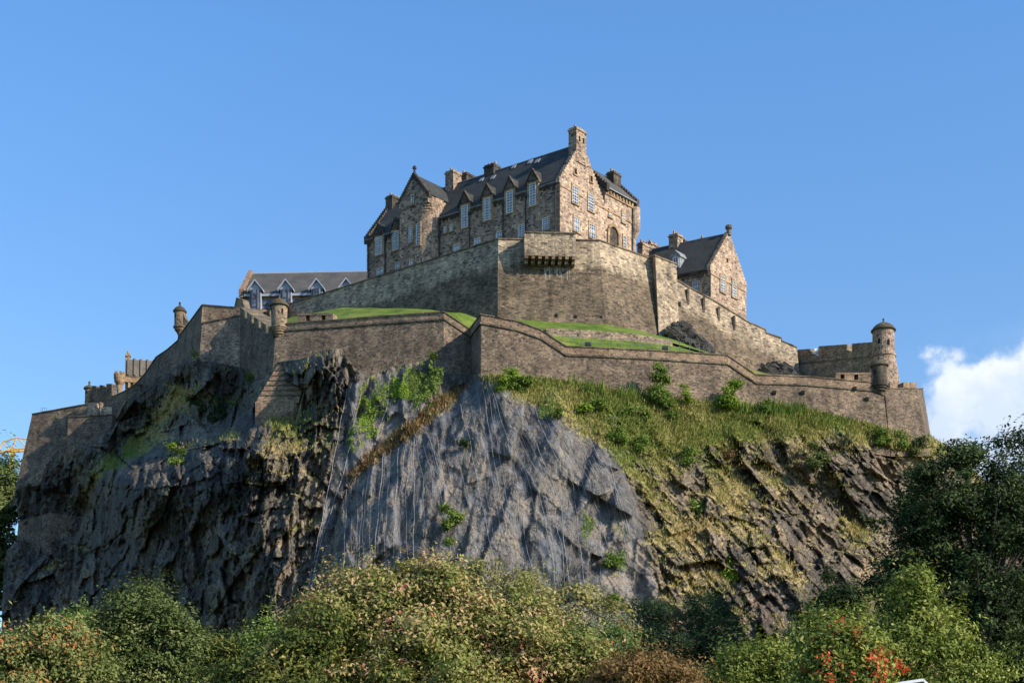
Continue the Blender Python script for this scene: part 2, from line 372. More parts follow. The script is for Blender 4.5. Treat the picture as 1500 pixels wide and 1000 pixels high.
n.bump(n.math('ADD', n.math('MULTIPLY', n.noise(n.posm(2.2, 2.2, 1.3), 1.2, 6, 0.7), .5), n.math('ADD', n.math('MULTIPLY', fine, 0.6), crack)), 0.8, 0.35)
M['rock'] = n.m
n = N('plain_basalt', 0.93); n.color(n.ramp(n.noise(n.posm(0.8, 0.8, 0.8), 1, 7, 0.7), [(0.3, (0.03, 0.029, 0.028)), (0.5, (0.07, 0.064, 0.058)), (0.7, (0.13, 0.115, 0.095))])); n.bump(n.noise(n.pos(), 1.5, 7, 0.7), 0.8, 0.4); M['rock_plain'] = n.m

# netting: steel mesh too fine to draw wire by wire
n = N('net_mesh', 0.6)
n.color(n.ramp(n.noise(n.posm(0.5, 0.5, 0.12), 1.6, 5), [(0.3, (0.24, 0.245, 0.26)), (0.7, (0.40, 0.405, 0.42))]))
tr = n.new('ShaderNodeBsdfTransparent'); ms = n.new('ShaderNodeMixShader')
fold = n.rng(n.noise(n.posm(0.5, 0.5, 0.04), 1.0, 5, 0.65), 0.48, 0.68, 0, 0.26)
fine_ = n.rng(n.noise(n.posm(4.5, 4.5, 0.14), 1.0, 3, 0.6), 0.5, 0.64, 0, 0.12)
cover = n.math('ADD', n.math('ADD', fold, fine_), 0.07)
n.L(cover, ms.inputs[0]); n.L(tr.outputs[0], ms.inputs[1]); n.L(n.b.outputs[0], ms.inputs[2]); n.L(ms.outputs[0], n.out.inputs[0])
M['net'] = n.m

def leafmat(name, els, trans=0.2):
    n = N(name, 0.65); n.b.inputs['Specular IOR Level'].default_value = 0.10
    col = n.ramp(n.attr('tint').outputs['Fac'], els)
    n.color(col)
    t = n.new('ShaderNodeBsdfTranslucent'); n.L(n.mix(1.0, col, (1.25, 1.25, 0.7), 'MULTIPLY'), t.inputs[0])
    ms = n.new('ShaderNodeMixShader'); ms.inputs[0].default_value = trans
    n.L(n.b.outputs[0], ms.inputs[1]); n.L(t.outputs[0], ms.inputs[2]); n.L(ms.outputs[0], n.out.inputs[0])
    return n.m
LM = {
 'sycamore': leafmat('sycamore_leaves', [(0, (0.046, 0.070, 0.022)), (0.5, (0.101, 0.132, 0.040)), (0.85, (0.186, 0.209, 0.070)), (1, (0.341, 0.310, 0.132))]),
 'berry': leafmat('berry_leaves', [(0, (0.07, 0.10, 0.028)), (0.45, (0.16, 0.19, 0.055)), (0.74, (0.27, 0.26, 0.09)), (0.80, (0.46, 0.20, 0.07)), (1, (0.55, 0.13, 0.05))]),
 'pale': leafmat('pale_leaves', [(0, (0.112, 0.175, 0.037)), (0.5, (0.200, 0.275, 0.062)), (1, (0.338, 0.388, 0.112))]),
 'yellow': leafmat('yellowing_leaves', [(0, (0.035, 0.052, 0.013)), (0.55, (0.10, 0.125, 0.03)), (0.88, (0.22, 0.21, 0.05)), (1, (0.45, 0.30, 0.11))]),
 'tan': leafmat('tan_autumn_leaves', [(0, (0.06, 0.09, 0.018)), (0.3, (0.14, 0.175, 0.038)), (0.55, (0.30, 0.28, 0.085)), (0.72, (0.46, 0.335, 0.16)), (0.90, (0.52, 0.30, 0.20)), (1, (0.5, 0.14, 0.10))]),
 'olive': leafmat('olive_leaves', [(0, (0.104, 0.111, 0.033)), (0.5, (0.221, 0.215, 0.065)), (1, (0.390, 0.312, 0.130))]),
 'red': leafmat('red_berry_leaves', [(0, (0.039, 0.078, 0.023)), (0.5, (0.078, 0.130, 0.036)), (0.8, (0.130, 0.195, 0.058)), (0.86, (0.60, 0.10, 0.045)), (1, (0.75, 0.16, 0.07))]),
 'copper': leafmat('copper_leaves', [(0, (0.081, 0.057, 0.023)), (0.5, (0.196, 0.121, 0.046)), (0.85, (0.310, 0.184, 0.069)), (1, (0.230, 0.230, 0.069))]),
 'yew': leafmat('dark_needles', [(0, (0.019, 0.035, 0.016)), (0.6, (0.041, 0.070, 0.029)), (1, (0.062, 0.106, 0.044))], 0.15),
 'bright': leafmat('bright_leaves', [(0, (0.05, 0.075, 0.014)), (0.45, (0.145, 0.18, 0.032)), (0.8, (0.30, 0.32, 0.075)), (1, (0.46, 0.44, 0.15))]),
 'shade': leafmat('dark_leaves', [(0, (0.018, 0.028, 0.012)), (0.6, (0.04, 0.06, 0.02)), (0.9, (0.08, 0.115, 0.034)), (1, (0.15, 0.185, 0.05))], 0.15),  # leaf colours darkened to stand in for shade from neighbouring trees
 'scrub': leafmat('scrub_leaves', [(0, (0.060, 0.102, 0.018)), (0.5, (0.120, 0.186, 0.034)), (1, (0.228, 0.282, 0.060))]),
 'lime': leafmat('lime_leaves', [(0, (0.10, 0.17, 0.018)), (0.5, (0.18, 0.27, 0.03)), (1, (0.30, 0.37, 0.05))]),
 'grass': leafmat('grass_blades', [(0, (0.075, 0.125, 0.02)), (0.4, (0.17, 0.20, 0.04)), (0.7, (0.34, 0.28, 0.10)), (1, (0.46, 0.34, 0.155))]),
 'bracken': leafmat('bracken_leaves', [(0, (0.07, 0.045, 0.02)), (0.6, (0.19, 0.11, 0.045)), (1, (0.33, 0.22, 0.10))]),
}

# ------------------------------------------------------------------ numpy noise
def h2(ix, iy, seed):
    ix = ix.astype(np.int64); iy = iy.astype(np.int64)
    h = (ix * 374761393 + iy * 668265263 + seed * 2246822519) & 0xFFFFFFFF
    h = ((h ^ (h >> 13)) * 1274126177) & 0xFFFFFFFF
    h = ((h ^ (h >> 16)) * 2246822519) & 0xFFFFFFFF
    h = h ^ (h >> 15)
    return (h & 0xFFFFFF) / float(0x1000000)
def vn(x, y, seed):
    ix = np.floor(x); iy = np.floor(y); fx = x - ix; fy = y - iy
    fx = fx * fx * (3 - 2 * fx); fy = fy * fy * (3 - 2 * fy)
    a = h2(ix, iy, seed); b = h2(ix + 1, iy, seed); c = h2(ix, iy + 1, seed); d = h2(ix + 1, iy + 1, seed)
    return (a + (b - a) * fx) * (1 - fy) + (c + (d - c) * fx) * fy
def fbm(x, y, seed, o=4, g=0.5):
    s = 0; a = 1; t = 0
    for i in range(o):
        s = s + a * vn(x * 2 ** i + 17.3 * i, y * 2 ** i - 9.1 * i, seed + i); t += a; a *= g
    return s / t - 0.5
def facet(x, y, seed, tilt=0.5):
    ix = np.floor(x); iy = np.floor(y)
    best = np.full(x.shape, 1e9); sec = np.full(x.shape, 1e9); hgt = np.zeros(x.shape); tone = np.zeros(x.shape)
    for dx in (-1, 0, 1):
        for dy in (-1, 0, 1):
            cx_ = ix + dx; cy_ = iy + dy
            px_ = cx_ + 0.1 + 0.8 * h2(cx_, cy_, seed); py_ = cy_ + 0.1 + 0.8 * h2(cx_, cy_, seed + 5)
            ux = x - px_; uy = y - py_
            d = ux * ux + uy * uy
            hh = .75 * (h2(cx_, cy_, seed + 9) - 0.5) + tilt * (2 * h2(cx_, cy_, seed + 13) - 1) * ux + tilt * (2 * h2(cx_, cy_, seed + 17) - 1) * uy
            m = d < best
            sec = np.where(m, best, np.minimum(sec, d)); hgt = np.where(m, hh, hgt); tone = np.where(m, h2(cx_, cy_, seed + 23), tone); best = np.where(m, d, best)
    return hgt, tone
def sstep(a, b, x):
    t = np.clip((x - a) / (b - a), 0, 1); return t * t * (3 - 2 * t)

def fastmesh(name, V, F, mat, parent=None, tints=None, smooth=False):
    """V (n,3), F (m,k) arrays -> one mesh object"""
    o0 = np.array(ORIG.get(parent.name, Vector((0, 0, 0)))) if parent else np.zeros(3)
    me = bpy.data.meshes.new(name); k = F.shape[1]
    me.vertices.add(len(V)); me.vertices.foreach_set('co', (V - o0).astype(np.float32).ravel())
    me.loops.add(F.size); me.loops.foreach_set('vertex_index', F.astype(np.int32).ravel())
    me.polygons.add(len(F)); me.polygons.foreach_set('loop_start', np.arange(0, F.size, k, dtype=np.int32))
    me.polygons.foreach_set('loop_total', np.full(len(F), k, dtype=np.int32))
    if tints is not None:
        a = me.attributes.new('tint', 'FLOAT', 'FACE'); a.data.foreach_set('value', tints.astype(np.float32))
    me.materials.append(mat)
    me.update(calc_edges=True)
    if smooth: me.polygons.foreach_set('use_smooth', np.ones(len(F), dtype=bool))
    o = bpy.data.objects.new(name, me); COL.objects.link(o)
    if parent: o.parent = parent
    ORIG[o.name] = Vector(o0)
    return o

# ------------------------------------------------------------------ the rock
CTRL = [(-60,760,275),(21,722,256),(28,783,255),(9,807,254),(3,900,248),(0,1000,244),(-60,900,262),
 (84,667,254),(149,648,249),(182,597,253),(230,560,246),(288,528,231),(320,540,227.5),(353,548,225.5),(352,567,224.5),(50,700,255),
 (60,800,252),(100,720,255),(100,800,248),(110,900,239),(120,1000,232),(140,740,246),(150,850,234),(150,800,238),
 (170,665,250),(240,620,243),(300,590,227),(355,600,222),(320,620,222),(215,655,242),
 (185,690,222),(230,682,216),(280,664,211),(330,645,207),(370,628,204),(180,760,222),(185,860,220),(250,760,210),(250,880,207),
 (330,720,196.5),(365,700,193),(330,860,196),(400,640,196.5),(400,740,190),(400,800,187.5),(400,860,185),(400,1000,186),(470,740,189),(470,660,196),(440,800,187),(470,800,186),(470,860,182.5),(460,1000,180),(250,1000,203),
 (380,580,212),(420,600,208),(450,580,205),(478,530,203),(500,560,202),(515,600,202),(500,640,199),(490,700,193),
 (545,565,204),(600,552,203.5),(640,550,204),(690,562,202),(706,562,196),(670,600,195),(600,640,194),(560,690,188),(520,760,184),(500,860,179),
 (730,580,192),(700,660,185),(640,760,178),(700,860,170),(600,860,174),(600,1000,165),(750,1000,160),(800,700,182),(800,860,170),(760,620,189),
 (850,620,190.5),(900,700,184),(900,860,172),(950,1000,163),
 (760,564,195.5),(829,569,196.5),(950,588,199.5),(1065,602,202),(1106,607,204),(1180,609,205.5),(1280,632,208.5),(1305,640,209),(1356,642,216),
 (1000,700,190),(1000,800,182),(1000,900,176),(1100,700,195),(1100,800,187),(1100,900,180),(1200,700,201),(1200,800,194),(1200,900,187),
 (1300,700,208),(1300,800,203),(1300,900,198),(1400,700,220),(1400,900,213),(1500,800,236),(1500,1000,224),(1100,1000,173),(1300,1000,190),(1560,1100,226),(1560,900,240),(750,1130,150),(300,1130,185),(1100,1130,163),(0,1130,235)]
CT = np.array(CTRL, dtype=float)
def tps(r2): return np.where(r2 > 1e-12, 0.5 * r2 * np.log(r2 + 1e-12), 0.0)
def tps_fit(C, lam):
    p = C[:, :2] / 100.0; nn_ = len(C)
    K = tps(((p[:, None] - p[None]) ** 2).sum(-1)) + lam * np.eye(nn_)
    Pm = np.hstack([np.ones((nn_, 1)), p])
    Am = np.block([[K, Pm], [Pm.T, np.zeros((3, 3))]])
    return np.linalg.solve(Am, np.concatenate([C[:, 2], np.zeros(3)])), p
_w, _p = tps_fit(CT, 0.004)
def baseY(px, py):
    s = _w[-3] + _w[-2] * px / 100 + _w[-1] * py / 100
    for k in range(len(_p)):
        s = s + _w[k] * tps((px / 100 - _p[k, 0]) ** 2 + (py / 100 - _p[k, 1]) ** 2)
    return s
TOP = np.array([(-80,728),(21,716),(60,688),(84,660),(149,640),(182,588),(230,552),(288,520),(300,528),(353,538),(362,560),(384,556),(404,530),(440,525),(455,522),(470,512),(500,510),(520,540),(545,549),(576,535),(623,528),(644,545),(698,548),(705,548),(760,552),(829,558),(950,578),(1065,592),(1106,597),(1180,598),(1280,622),(1305,630),(1356,634),(1400,660),(1450,715),(1500,775),(1560,830)], dtype=float)
LEFT = np.array([(700,28),(729,22),(759,30),(783,28),(807,9),(840,5),(900,2),(1130,-8)], dtype=float)
NU, NV = 980, 400
u0 = np.linspace(-60, 1560, NU)[None, :].repeat(NV, 0)
v0 = (np.linspace(0, 1, NV)[:, None].repeat(NU, 1)) ** 1.15
top = np.interp(u0, TOP[:, 0], TOP[:, 1])
PY = top + v0 * (1130 - top)
Ls = np.interp(PY, LEFT[:, 0], LEFT[:, 1]) + 5 * fbm(PY / 14, PY * 0, 91, 3)
back = np.clip(Ls - u0, 0, None)
PX = np.where(back > 0, Ls + 0.3 * back, u0)
Yb = baseY(PX, PY)
mx_, mz_ = PX * 0.095, PY * 0.095                      # about metres across the face
netm = sstep(470, 520, PX + (PY - 700) * 0.22) * (1 - sstep(890, 950, PX - np.clip(PY - 600, 0, 160) * 0.35 + 40)) * sstep(555, 600, PY + 20)
right = sstep(860, 960, PX)
left = 1 - sstep(430, 520, PX)
def relief(deg, sd, asp):
    ang = math.radians(deg)
    al = mx_ * math.cos(ang) + mz_ * math.sin(ang); ac = -mx_ * math.sin(ang) + mz_ * math.cos(ang)
    wx_ = .7 * fbm(mx_ / 6, mz_ / 6, sd + 31, 2); wy_ = .7 * fbm(mx_ / 6, mz_ / 6, sd + 37, 2)
    f0, t0_ = facet((al + wx_) / (6.5 * asp), (ac + wy_) / 6.5, sd + 1, 1.0)
    f1, t1_ = facet((al + wx_) / (2.9 * asp), (ac + wy_) / 2.9, sd + 3, 1.3)
    f2, t2_ = facet((al + wx_) / (1.35 * asp), (ac + wy_) / 1.35, sd + 21, 1.3)
    f3, _e = facet((al + .5 * wx_) / (0.6 * asp), (ac + .5 * wy_) / 0.6, sd + 43, 1.2)
    # broken beds: each steps out going down, then cuts back under
    q = ac / 3.4 + 1.3 * fbm(al / 7, ac / 4, sd + 61, 3); saw = q - np.floor(q)
    q2 = ac / 1.25 + 1.2 * fbm(al / 3, ac / 2, sd + 67, 3); saw2 = q2 - np.floor(q2)
    rid = np.abs(fbm(al / 9, ac / 3.2, sd + 81, 4)) 
    return f0, f1, f2, f3, saw, saw2, rid, .45 * t1_ + .55 * t2_
RA = relief(99, 100, 2.1); RB = relief(50, 500, 1.75)
kb = sstep(600, 930, PX + 0.35 * (PY - 700))
mixr = [a_ * (1 - kb) + b_ * kb for a_, b_ in zip(RA, RB)]
f0, f1, f2, f3, saw, saw2, rid, tone_ = mixr
crag = np.exp(-((PX - 420) / 80) ** 2 - ((PY - 640) / 110) ** 2)
ledge = vn(mx_ / 9, mz_ / 7, 77); ledge = sstep(0.35, 0.7, ledge)
q = mz_ / 4.2 + 1.5 * fbm(mx_ / 6, mz_ / 6, 87, 4); lsaw = q - np.floor(q)
pil, _t = facet((mx_ * -.19 + mz_ * .98) / 16 + .4 * fbm(mx_ / 5, mz_ / 9, 301, 3), (mx_ * .98 + mz_ * .19) / 4.6 + .5 * fbm(mx_ / 6, mz_ / 8, 305, 3), 311, 1.0)
disp = (3.4 * fbm(mx_ / 13, mz_ / 15, 51, 3) + (2.4 + 1.2 * kb) * f0 * (1 - .3 * netm) + 3.0 * netm * pil + (2.2 + .5 * crag) * f1 * (1 - 0.55 * netm) * (1 - .15 * kb) + (1.35 + 0.4 * crag) * f2 * (1 - 0.72 * netm) * (1 - .5 * kb) + 0.75 * f3 * (1 - 0.7 * netm) * (1 - .4 * kb)
        + (1 - 0.6 * netm) * ((-1.5 + .8 * kb) * (saw - .5) - (0.7 - .3 * kb) * (saw2 - .5) - 1.5 * ledge * (lsaw - .5) * (0.5 + 0.6 * crag)) - 1.0 * (rid - .12)
        + 0.35 * fbm(mx_ * 1.6, mz_ * 1.3, 71, 4))
edge = sstep(0, 24, PY - top)                          # settle against the walls
slopeg = np.interp(PX, [700, 720, 800, 850, 900, 950, 1000, 1060, 1110, 1160, 1230, 1300, 1360, 1400], [12, 20, 42, 70, 92, 104, 100, 74, 46, 38, 36, 32, 44, 20])
dtop = PY - np.interp(PX, TOP[:, 0], TOP[:, 1])
gz = (1 - sstep(0.35, 1.9, dtop / slopeg)) * sstep(700, 730, PX)
disp = disp * (0.12 + 0.88 * edge) * (1 - 0.45 * gz)
YR = Yb + disp + back * 2.4 - 2.6 * (1 - sstep(20, 150, PY - top))
YR[0, :] += 5; 
X3 = (PX - 750) * YR / FPX; Z3 = EYE + (HOR - PY) * YR / FPX
V3 = np.stack([X3, YR, Z3], -1)
# smooth outlines into crags: shift a little sideways as well
du = np.gradient(V3, axis=1); dv = np.gradient(V3, axis=0)
NR = np.cross(dv, du); NR /= np.linalg.norm(NR, axis=-1, keepdims=True) + 1e-9
NR *= np.sign(-NR[..., 1:2] + 1e-9)
# plant cover
up = NR[..., 2]
def blob(x, y, rx, ry, rot=0):
    c, s_ = math.cos(math.radians(rot)), math.sin(math.radians(rot))
    a = ((PX - x) * c + (PY - y) * s_) / rx; b = (-(PX - x) * s_ + (PY - y) * c) / ry
    return np.exp(-(a * a + b * b))
noise_s = n1 = fbm(mx_ / 3.2, mz_ / 3.2, 101, 5, 0.6); n2 = fbm(mx_ / 8, mz_ / 8, 131, 4)
grass = 1.15 * gz
grass = np.maximum(grass, 0.72 * (blob(890, 640, 70, 22, 50) + blob(960, 720, 80, 22, 50) + blob(1060, 690, 60, 18, 48) + blob(1130, 700, 50, 14, 48) + blob(1215, 700, 50, 12, 50) + blob(1010, 860, 60, 20, 48) + blob(1150, 830, 60, 12, 50)))
grass = np.maximum(grass, 0.5 * (blob(985, 800, 70, 55) + blob(1060, 880, 40, 30) + blob(900, 790, 25, 60) + blob(1250, 790, 30, 90, -30) + blob(1120, 660, 60, 25, 40) + blob(1060, 740, 60, 40) + blob(1310, 660, 50, 22)))
grass = np.maximum(grass, 0.84 * (blob(255, 590, 75, 34, -45) + blob(170, 680, 85, 22, -38) + blob(330, 590, 40, 28)) )
grass = np.maximum(grass, 0.9 * (blob(600, 632, 100, 12, -37) + blob(655, 590, 30, 12, -35)))
grass = np.maximum(grass, 0.7 * (blob(280, 655, 80, 7, -15) + blob(100, 815, 70, 9, -35) + blob(60, 775, 45, 7, -20) + blob(440, 640, 60, 60)))
grass = np.maximum(grass, 0.62 * (blob(735, 650, 30, 10) + blob(640, 690, 25, 6, 20) + blob(650, 780, 12, 45) + blob(905, 830, 30, 50)))
grass = grass + 0.42 * (1 - netm) * sstep(0.5, 0.85, up) * sstep(340, 400, PX)
grass = grass * .9 + 1.25 * n1 + 0.40 * sstep(0.2, 0.75, up) - 0.34
grass = grass - 0.25 * netm
grass = np.clip(grass, 0, 1)
dry = np.clip(0.46 + 1.0 * n2 + 0.5 * n1 + 0.25 * sstep(600, 700, PY) * right - 0.15 * left * sstep(700, 600, PY), 0, 1)
dry = np.where(PX < 380, dry + 0.12, dry) + .35 * blob(425, 680, 75, 90) + 0.5 * blob(600, 632, 110, 14, -37)
jj, ii = np.meshgrid(np.arange(NV - 1), np.arange(NU - 1), indexing='ij')
i0 = jj * NU + ii
FR = np.stack([i0, i0 + NU, i0 + NU + 1, i0 + 1], -1).reshape(-1, 4)
rock_o = fastmesh('rock', V3.reshape(-1, 3), FR, M['rock'])
rock_o['kind'] = 'structure'
ca = rock_o.data.attributes.new('cover', 'FLOAT_COLOR', 'POINT')
ca.data.foreach_set('color', np.stack([grass, np.clip(dry, 0, 1), netm, np.ones_like(netm)], -1).astype(np.float32).ravel())
ta = rock_o.data.attributes.new('tone', 'FLOAT', 'POINT'); ta.data.foreach_set('value', tone_.astype(np.float32).ravel())
def rockY(px, py):                                     # depth of the rock surface on a sight line
    j = np.argmin(np.abs(PX[NV // 2] - px)); col_ = PY[:, j]
    i = int(np.clip(np.searchsorted(col_, py), 0, NV - 1))
    return float(YR[i, j])
def rockP(px, py, out=0.0): return A(px, py, rockY(px, py) - out)

# ground sheet, large enough to reach the horizon
gb = MB(); gb.face([(-6000, -6000, 0), (6000, -6000, 0), (6000, 6000, 0), (-6000, 6000, 0)])
go = gb.build('ground', M['ground']); go['kind'] = 'structure'

# ------------------------------------------------------------------ walls
def pnorm(pts):                         # outward (towards the viewer) mitred horizontal normals of a left-to-right polyline
    P2 = [Vector((p[0], p[1])) for p in pts]; seg = []
    for a, b in zip(P2[:-1], P2[1:]):
        d = (b - a).normalized(); seg.append(Vector((d.y, -d.x)))
    out = []
    for i in range(len(P2)):
        a = seg[max(i - 1, 0)]; b = seg[min(i, len(seg) - 1)]
        m = (a + b); m = m.normalized() if m.length > 1e-3 else a
        k = 1 / max(0.35, m.dot(a)); out.append(Vector((m.x * k, m.y * k, 0)))
    return out
def strip(mb, pts, out, inn, h, mi=0):  # a moulding along a polyline: from -inn to +out, height h above the points
    pts = [Vector(p) for p in pts]; nn_ = pnorm(pts)
    R = [[p - n_ * inn, p + n_ * out, p + n_ * out + Vector((0, 0, h)), p - n_ * inn + Vector((0, 0, h))] for p, n_ in zip(pts, nn_)]
    for a, b in zip(R[:-1], R[1:]):
        for k in range(4):
            j = (k + 1) % 4
            mb.face([a[k], b[k], b[j], a[j]], mi)
    mb.face(R[0][::-1], mi); mb.face(R[-1], mi)
def wallmesh(mb, top, bot, thick, mi=0, nsub=6):
    top = [Vector(p) for p in top]; bot = [Vector(p) for p in bot]; nn_ = pnorm(top)
    for i in range(len(top) - 1):
        for k in range(nsub):
            a, b = k / nsub, (k + 1) / nsub
            q = [top[i].lerp(bot[i], b), top[i + 1].lerp(bot[i + 1], b), top[i + 1].lerp(bot[i + 1], a), top[i].lerp(bot[i], a)]
            L0, L1 = (top[i] - bot[i]).length, (top[i + 1] - bot[i + 1]).length
            mb.face(q, mi, [L0 * b, L1 * b, L1 * a, L0 * a])
        t0, t1 = top[i] - nn_[i] * thick, top[i + 1] - nn_[i + 1] * thick
        z0 = Vector((t0.x, t0.y, bot[i].z)); z1 = Vector((t1.x, t1.y, bot[i + 1].z))
        mb.face([top[i], top[i + 1], t1, t0], mi, [0] * 4)
        mb.face([t0, t1, z1, z0], mi, [0, 0, 9, 9])
    for i, rev in ((0, False), (len(top) - 1, True)):
        t = top[i] - nn_[i] * thick; z = Vector((t.x, t.y, bot[i].z))
        f = [top[i], t, z, bot[i]]
        mb.face(f[::-1] if rev else f, mi, [9, 9, 0, 0] if rev else [0, 0, 9, 9])
def wallY(top, bot, x, y):               # depth of a battered wall face on a sight line
    i = max(0, min(len(top) - 2, int(np.searchsorted([t[0] for t in top], x)) - 1))
    f = (x - top[i][0]) / (top[i + 1][0] - top[i][0]); g_ = lambda k: (top[i][k] * (1 - f) + top[i + 1][k] * f, bot[i][k] * (1 - f) + bot[i + 1][k] * f)
    (y0, y1), (a, b) = g_(1), g_(2); return a + (b - a) * (y - y0) / (y1 - y0)
def PL(l): return [A(*p) for p in l]
def down(pts, dz): return [p + Vector((0, 0, dz)) for p in pts]

def make_wall(label, top, bot, mat, thick=1.6, coping=0.22, string=None, cat='wall', name='curtain_wall', cop_mat='coping', group=None, parapet=None):
    """top/bot pixel+depth lists; string = metres below the top of a projecting course; parapet = material above it"""
    T = PL(top); B = PL(bot)
    t = thing(name, (T[0].x, T[0].y, B[0].z), label, cat, group)
    mb = MB()
    if parapet and string:
        wallmesh(mb, down(T, -string), B, thick)
    else: wallmesh(mb, T, B, thick)
    mb.build('wall', M[mat], t)
    if parapet and string:
        p = MB(); nn_ = pnorm(T)
        wallmesh(p, [a + n_ * 0.02 for a, n_ in zip(T, nn_)], [a + n_ * 0.02 + Vector((0, 0, -string + 0.02)) for a, n_ in zip(T, nn_)], 0.75, nsub=1)
        p.build('parapet', M[parapet], t)
    if coping:
        c = MB(); strip(c, down(T, 0.003), 0.14, 0.9, coping); c.build('coping', M[cop_mat], t)
    if string:
        s = MB(); strip(s, down(T, -string - 0.14), 0.22, 0.3, 0.26); s.build('string_course', M['coping'], t)
    return t, T, B

# lower front wall, west part
T1 = [(404, 478, 212.5), (425, 474, 211.8), (490, 469.5, 209.5), (560, 464, 207.2), (645, 458, 204.6), (650, 457.5, 204.4), (689, 483.5, 205.8)]
B1 = [(398, 560, 209.5), (420, 565, 209), (490, 575, 206.5), (560, 580, 204.5), (645, 580, 202.3), (650, 580, 202.2), (691, 585, 204)]
w1, w1T, _ = make_wall('long sunlit lower wall behind the stepped buttress, ending in the dark re-entrant left of centre', T1, B1, 'lower', 1.6, 0.16, 0.95, parapet='parapet')
emb = MB()                                                       # raised block with two gun openings
def block_on(mb, x0, x1, ylo, yhi, Y0, Y1, thick, out=0.05, mi=0):
    a, b = A(x0, ylo, Y0), A(x1, ylo, Y1); c, d = A(x0, yhi, Y0), A(x1, yhi, Y1)
    wallmesh(mb, [c + pnorm([a, b])[0] * out, d + pnorm([a, b])[0] * out], [Vector((c.x, c.y, a.z)) + pnorm([a, b])[0] * out, Vector((d.x, d.y, b.z)) + pnorm([a, b])[0] * out], thick, mi, 1)
for x0, x1, y0, y1 in ((436, 448, 473, 460.5), (454, 471, 472, 460), (477, 488, 471.5, 459.5)):
    block_on(emb, x0, x1, y0, y1, 211.4 - (x0 - 436) * .035, 211.4 - (x1 - 436) * .035, 1.4)
block_on(emb, 436, 488, 462, 459, 211.4, 209.6, 1.45, 0.1)
emb.build('embrasure', M['parapet'], w1)

# sharp central bastion and the long wall running right from it
T2 = [(689, 482, 205.6), (705, 461, 197), (757, 471, 197.3), (792, 483.5, 197.6), (829, 508, 198), (950, 513.5, 200), (1065, 521, 202.4), (1107, 549.5, 204.2), (1180, 552, 205.8), (1278, 560.5, 208), (1296, 567, 208.4)]
B2 = [(690, 585, 204.6), (704, 590, 195.2), (757, 595, 195.3), (792, 598, 195.7), (829, 605, 196), (950, 620, 198), (1065, 632, 200.4), (1107, 640, 202.2), (1180, 645, 203.6), (1284, 665, 205.2), (1304, 668, 205.6)]
w2, w2T, _ = make_wall('long lower wall stepping down to the right from the sharp central corner, below the bright lawn', T2, B2, 'lower', 1.6, 0.16, 1.15, parapet='parapet')
emb = MB()
for x0, x1, y0, y1 in ((1224, 1231, 556, 546), (1237, 1251, 556.5, 546.5), (1257, 1279, 558, 547.5)):
    block_on(emb, x0, x1, y0, y1, 206.7 + (x0 - 1224) * .024, 206.7 + (x1 - 1224) * .024, 1.4)
block_on(emb, 1224, 1279, 548.5, 546, 206.7, 208, 1.45, 0.1)
emb.build('embrasure', M['parapet'], w2)
# drain holes in that wall
dh = MB()
for x, y in ((1132, 577), (1174, 576.5), (1250, 571), (1268, 586)):
    c = A(x, y, wallY(T2, B2, x, y) - .06); dh.box(c, (0.5, 0.03, 0), (0, 0.3, 0), (0, 0, 0.5))
dh.build('drain_hole', M['void'], w2)

# eastern end bastion
T3 = [(1296, 569, 208.5), (1322, 569.5, 210.5), (1343, 570, 212)]
B3 = [(1305, 668, 205.6), (1335, 668, 207.5), (1362, 668, 209)]
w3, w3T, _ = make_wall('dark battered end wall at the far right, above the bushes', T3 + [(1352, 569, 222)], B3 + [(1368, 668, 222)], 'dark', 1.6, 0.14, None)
mb = MB(); block_on(mb, 1323, 1342.5, 571, 560, 210.6, 211.9, 1.2); block_on(mb, 1303, 1312, 571, 561.5, 209, 209.8, 1.2)
mb.build('merlon', M['parapet'], w3)

# flank and front to the left of the first turret, with sawtooth coping
T0f = [(352, 461, 229), (404, 497, 212.6)]
B0f = [(350, 590, 227), (400, 590, 209.6)]
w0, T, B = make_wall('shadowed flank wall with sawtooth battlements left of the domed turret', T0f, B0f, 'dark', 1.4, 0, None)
mb = MB()
ns = 5
for k in range(ns):                                            # level merlons stepping down, each with a slanting edge
    a = T[0].lerp(T[1], (k + 0.05) / ns); b = T[0].lerp(T[1], (k + 0.72) / ns)
    nrm = pnorm([a, b])[0]
    top_z = a.z + 1.25
    q = [a + nrm * .05, b + nrm * .05, Vector((b.x, b.y, a.z - 0.1)) + nrm * .05, Vector((a.x, a.y, top_z)) + nrm * .05]
    q[0] = q[0] - Vector((0, 0, 0.6)); q[1] = q[1] - Vector((0, 0, 0.3))
    mb.prism(q, -nrm * 3.2, 0)
mb.build('merlon', M['coping'], w0)
T0 = [(296, 474, 231), (357, 462, 229)]
B0 = [(288, 575, 229), (354, 590, 227)]
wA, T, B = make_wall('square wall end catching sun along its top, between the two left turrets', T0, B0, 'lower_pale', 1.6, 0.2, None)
up_ = MB(); wallmesh(up_, PL([(297, 447, 231.6), (346, 451, 230.2), (357, 459, 229.8)]), PL([(296.5, 473, 231.6), (346, 464, 230.2), (357, 462, 229.8)]), 1.2, 0, 2)
up_.build('parapet', M['parapet'], wA)
c = MB(); strip(c, PL([(297, 447, 231.6), (346, 451, 230.2)]), 0.1, 1.3, 0.16); c.build('coping', M['coping'], wA)
# curtain wall dropping away to the left
TL = [(163, 604, 262), (182, 574, 259), (200, 562, 257), (214, 546, 255), (229, 523.5, 252), (246, 512, 249), (261, 499, 246), (262, 494, 245.6), (296.5, 447, 231.6)]
BL = [(158, 670, 259), (178, 625, 256), (196, 610, 254), (212, 595, 252), (228, 580, 249), (245, 570, 246), (258, 560, 243), (260, 560, 242.6), (289, 580, 229.4)]
wB, T, B = make_wall('dark curtain wall running down the steep slope on the left', TL, BL, 'dark', 1.5, 0.14, None)
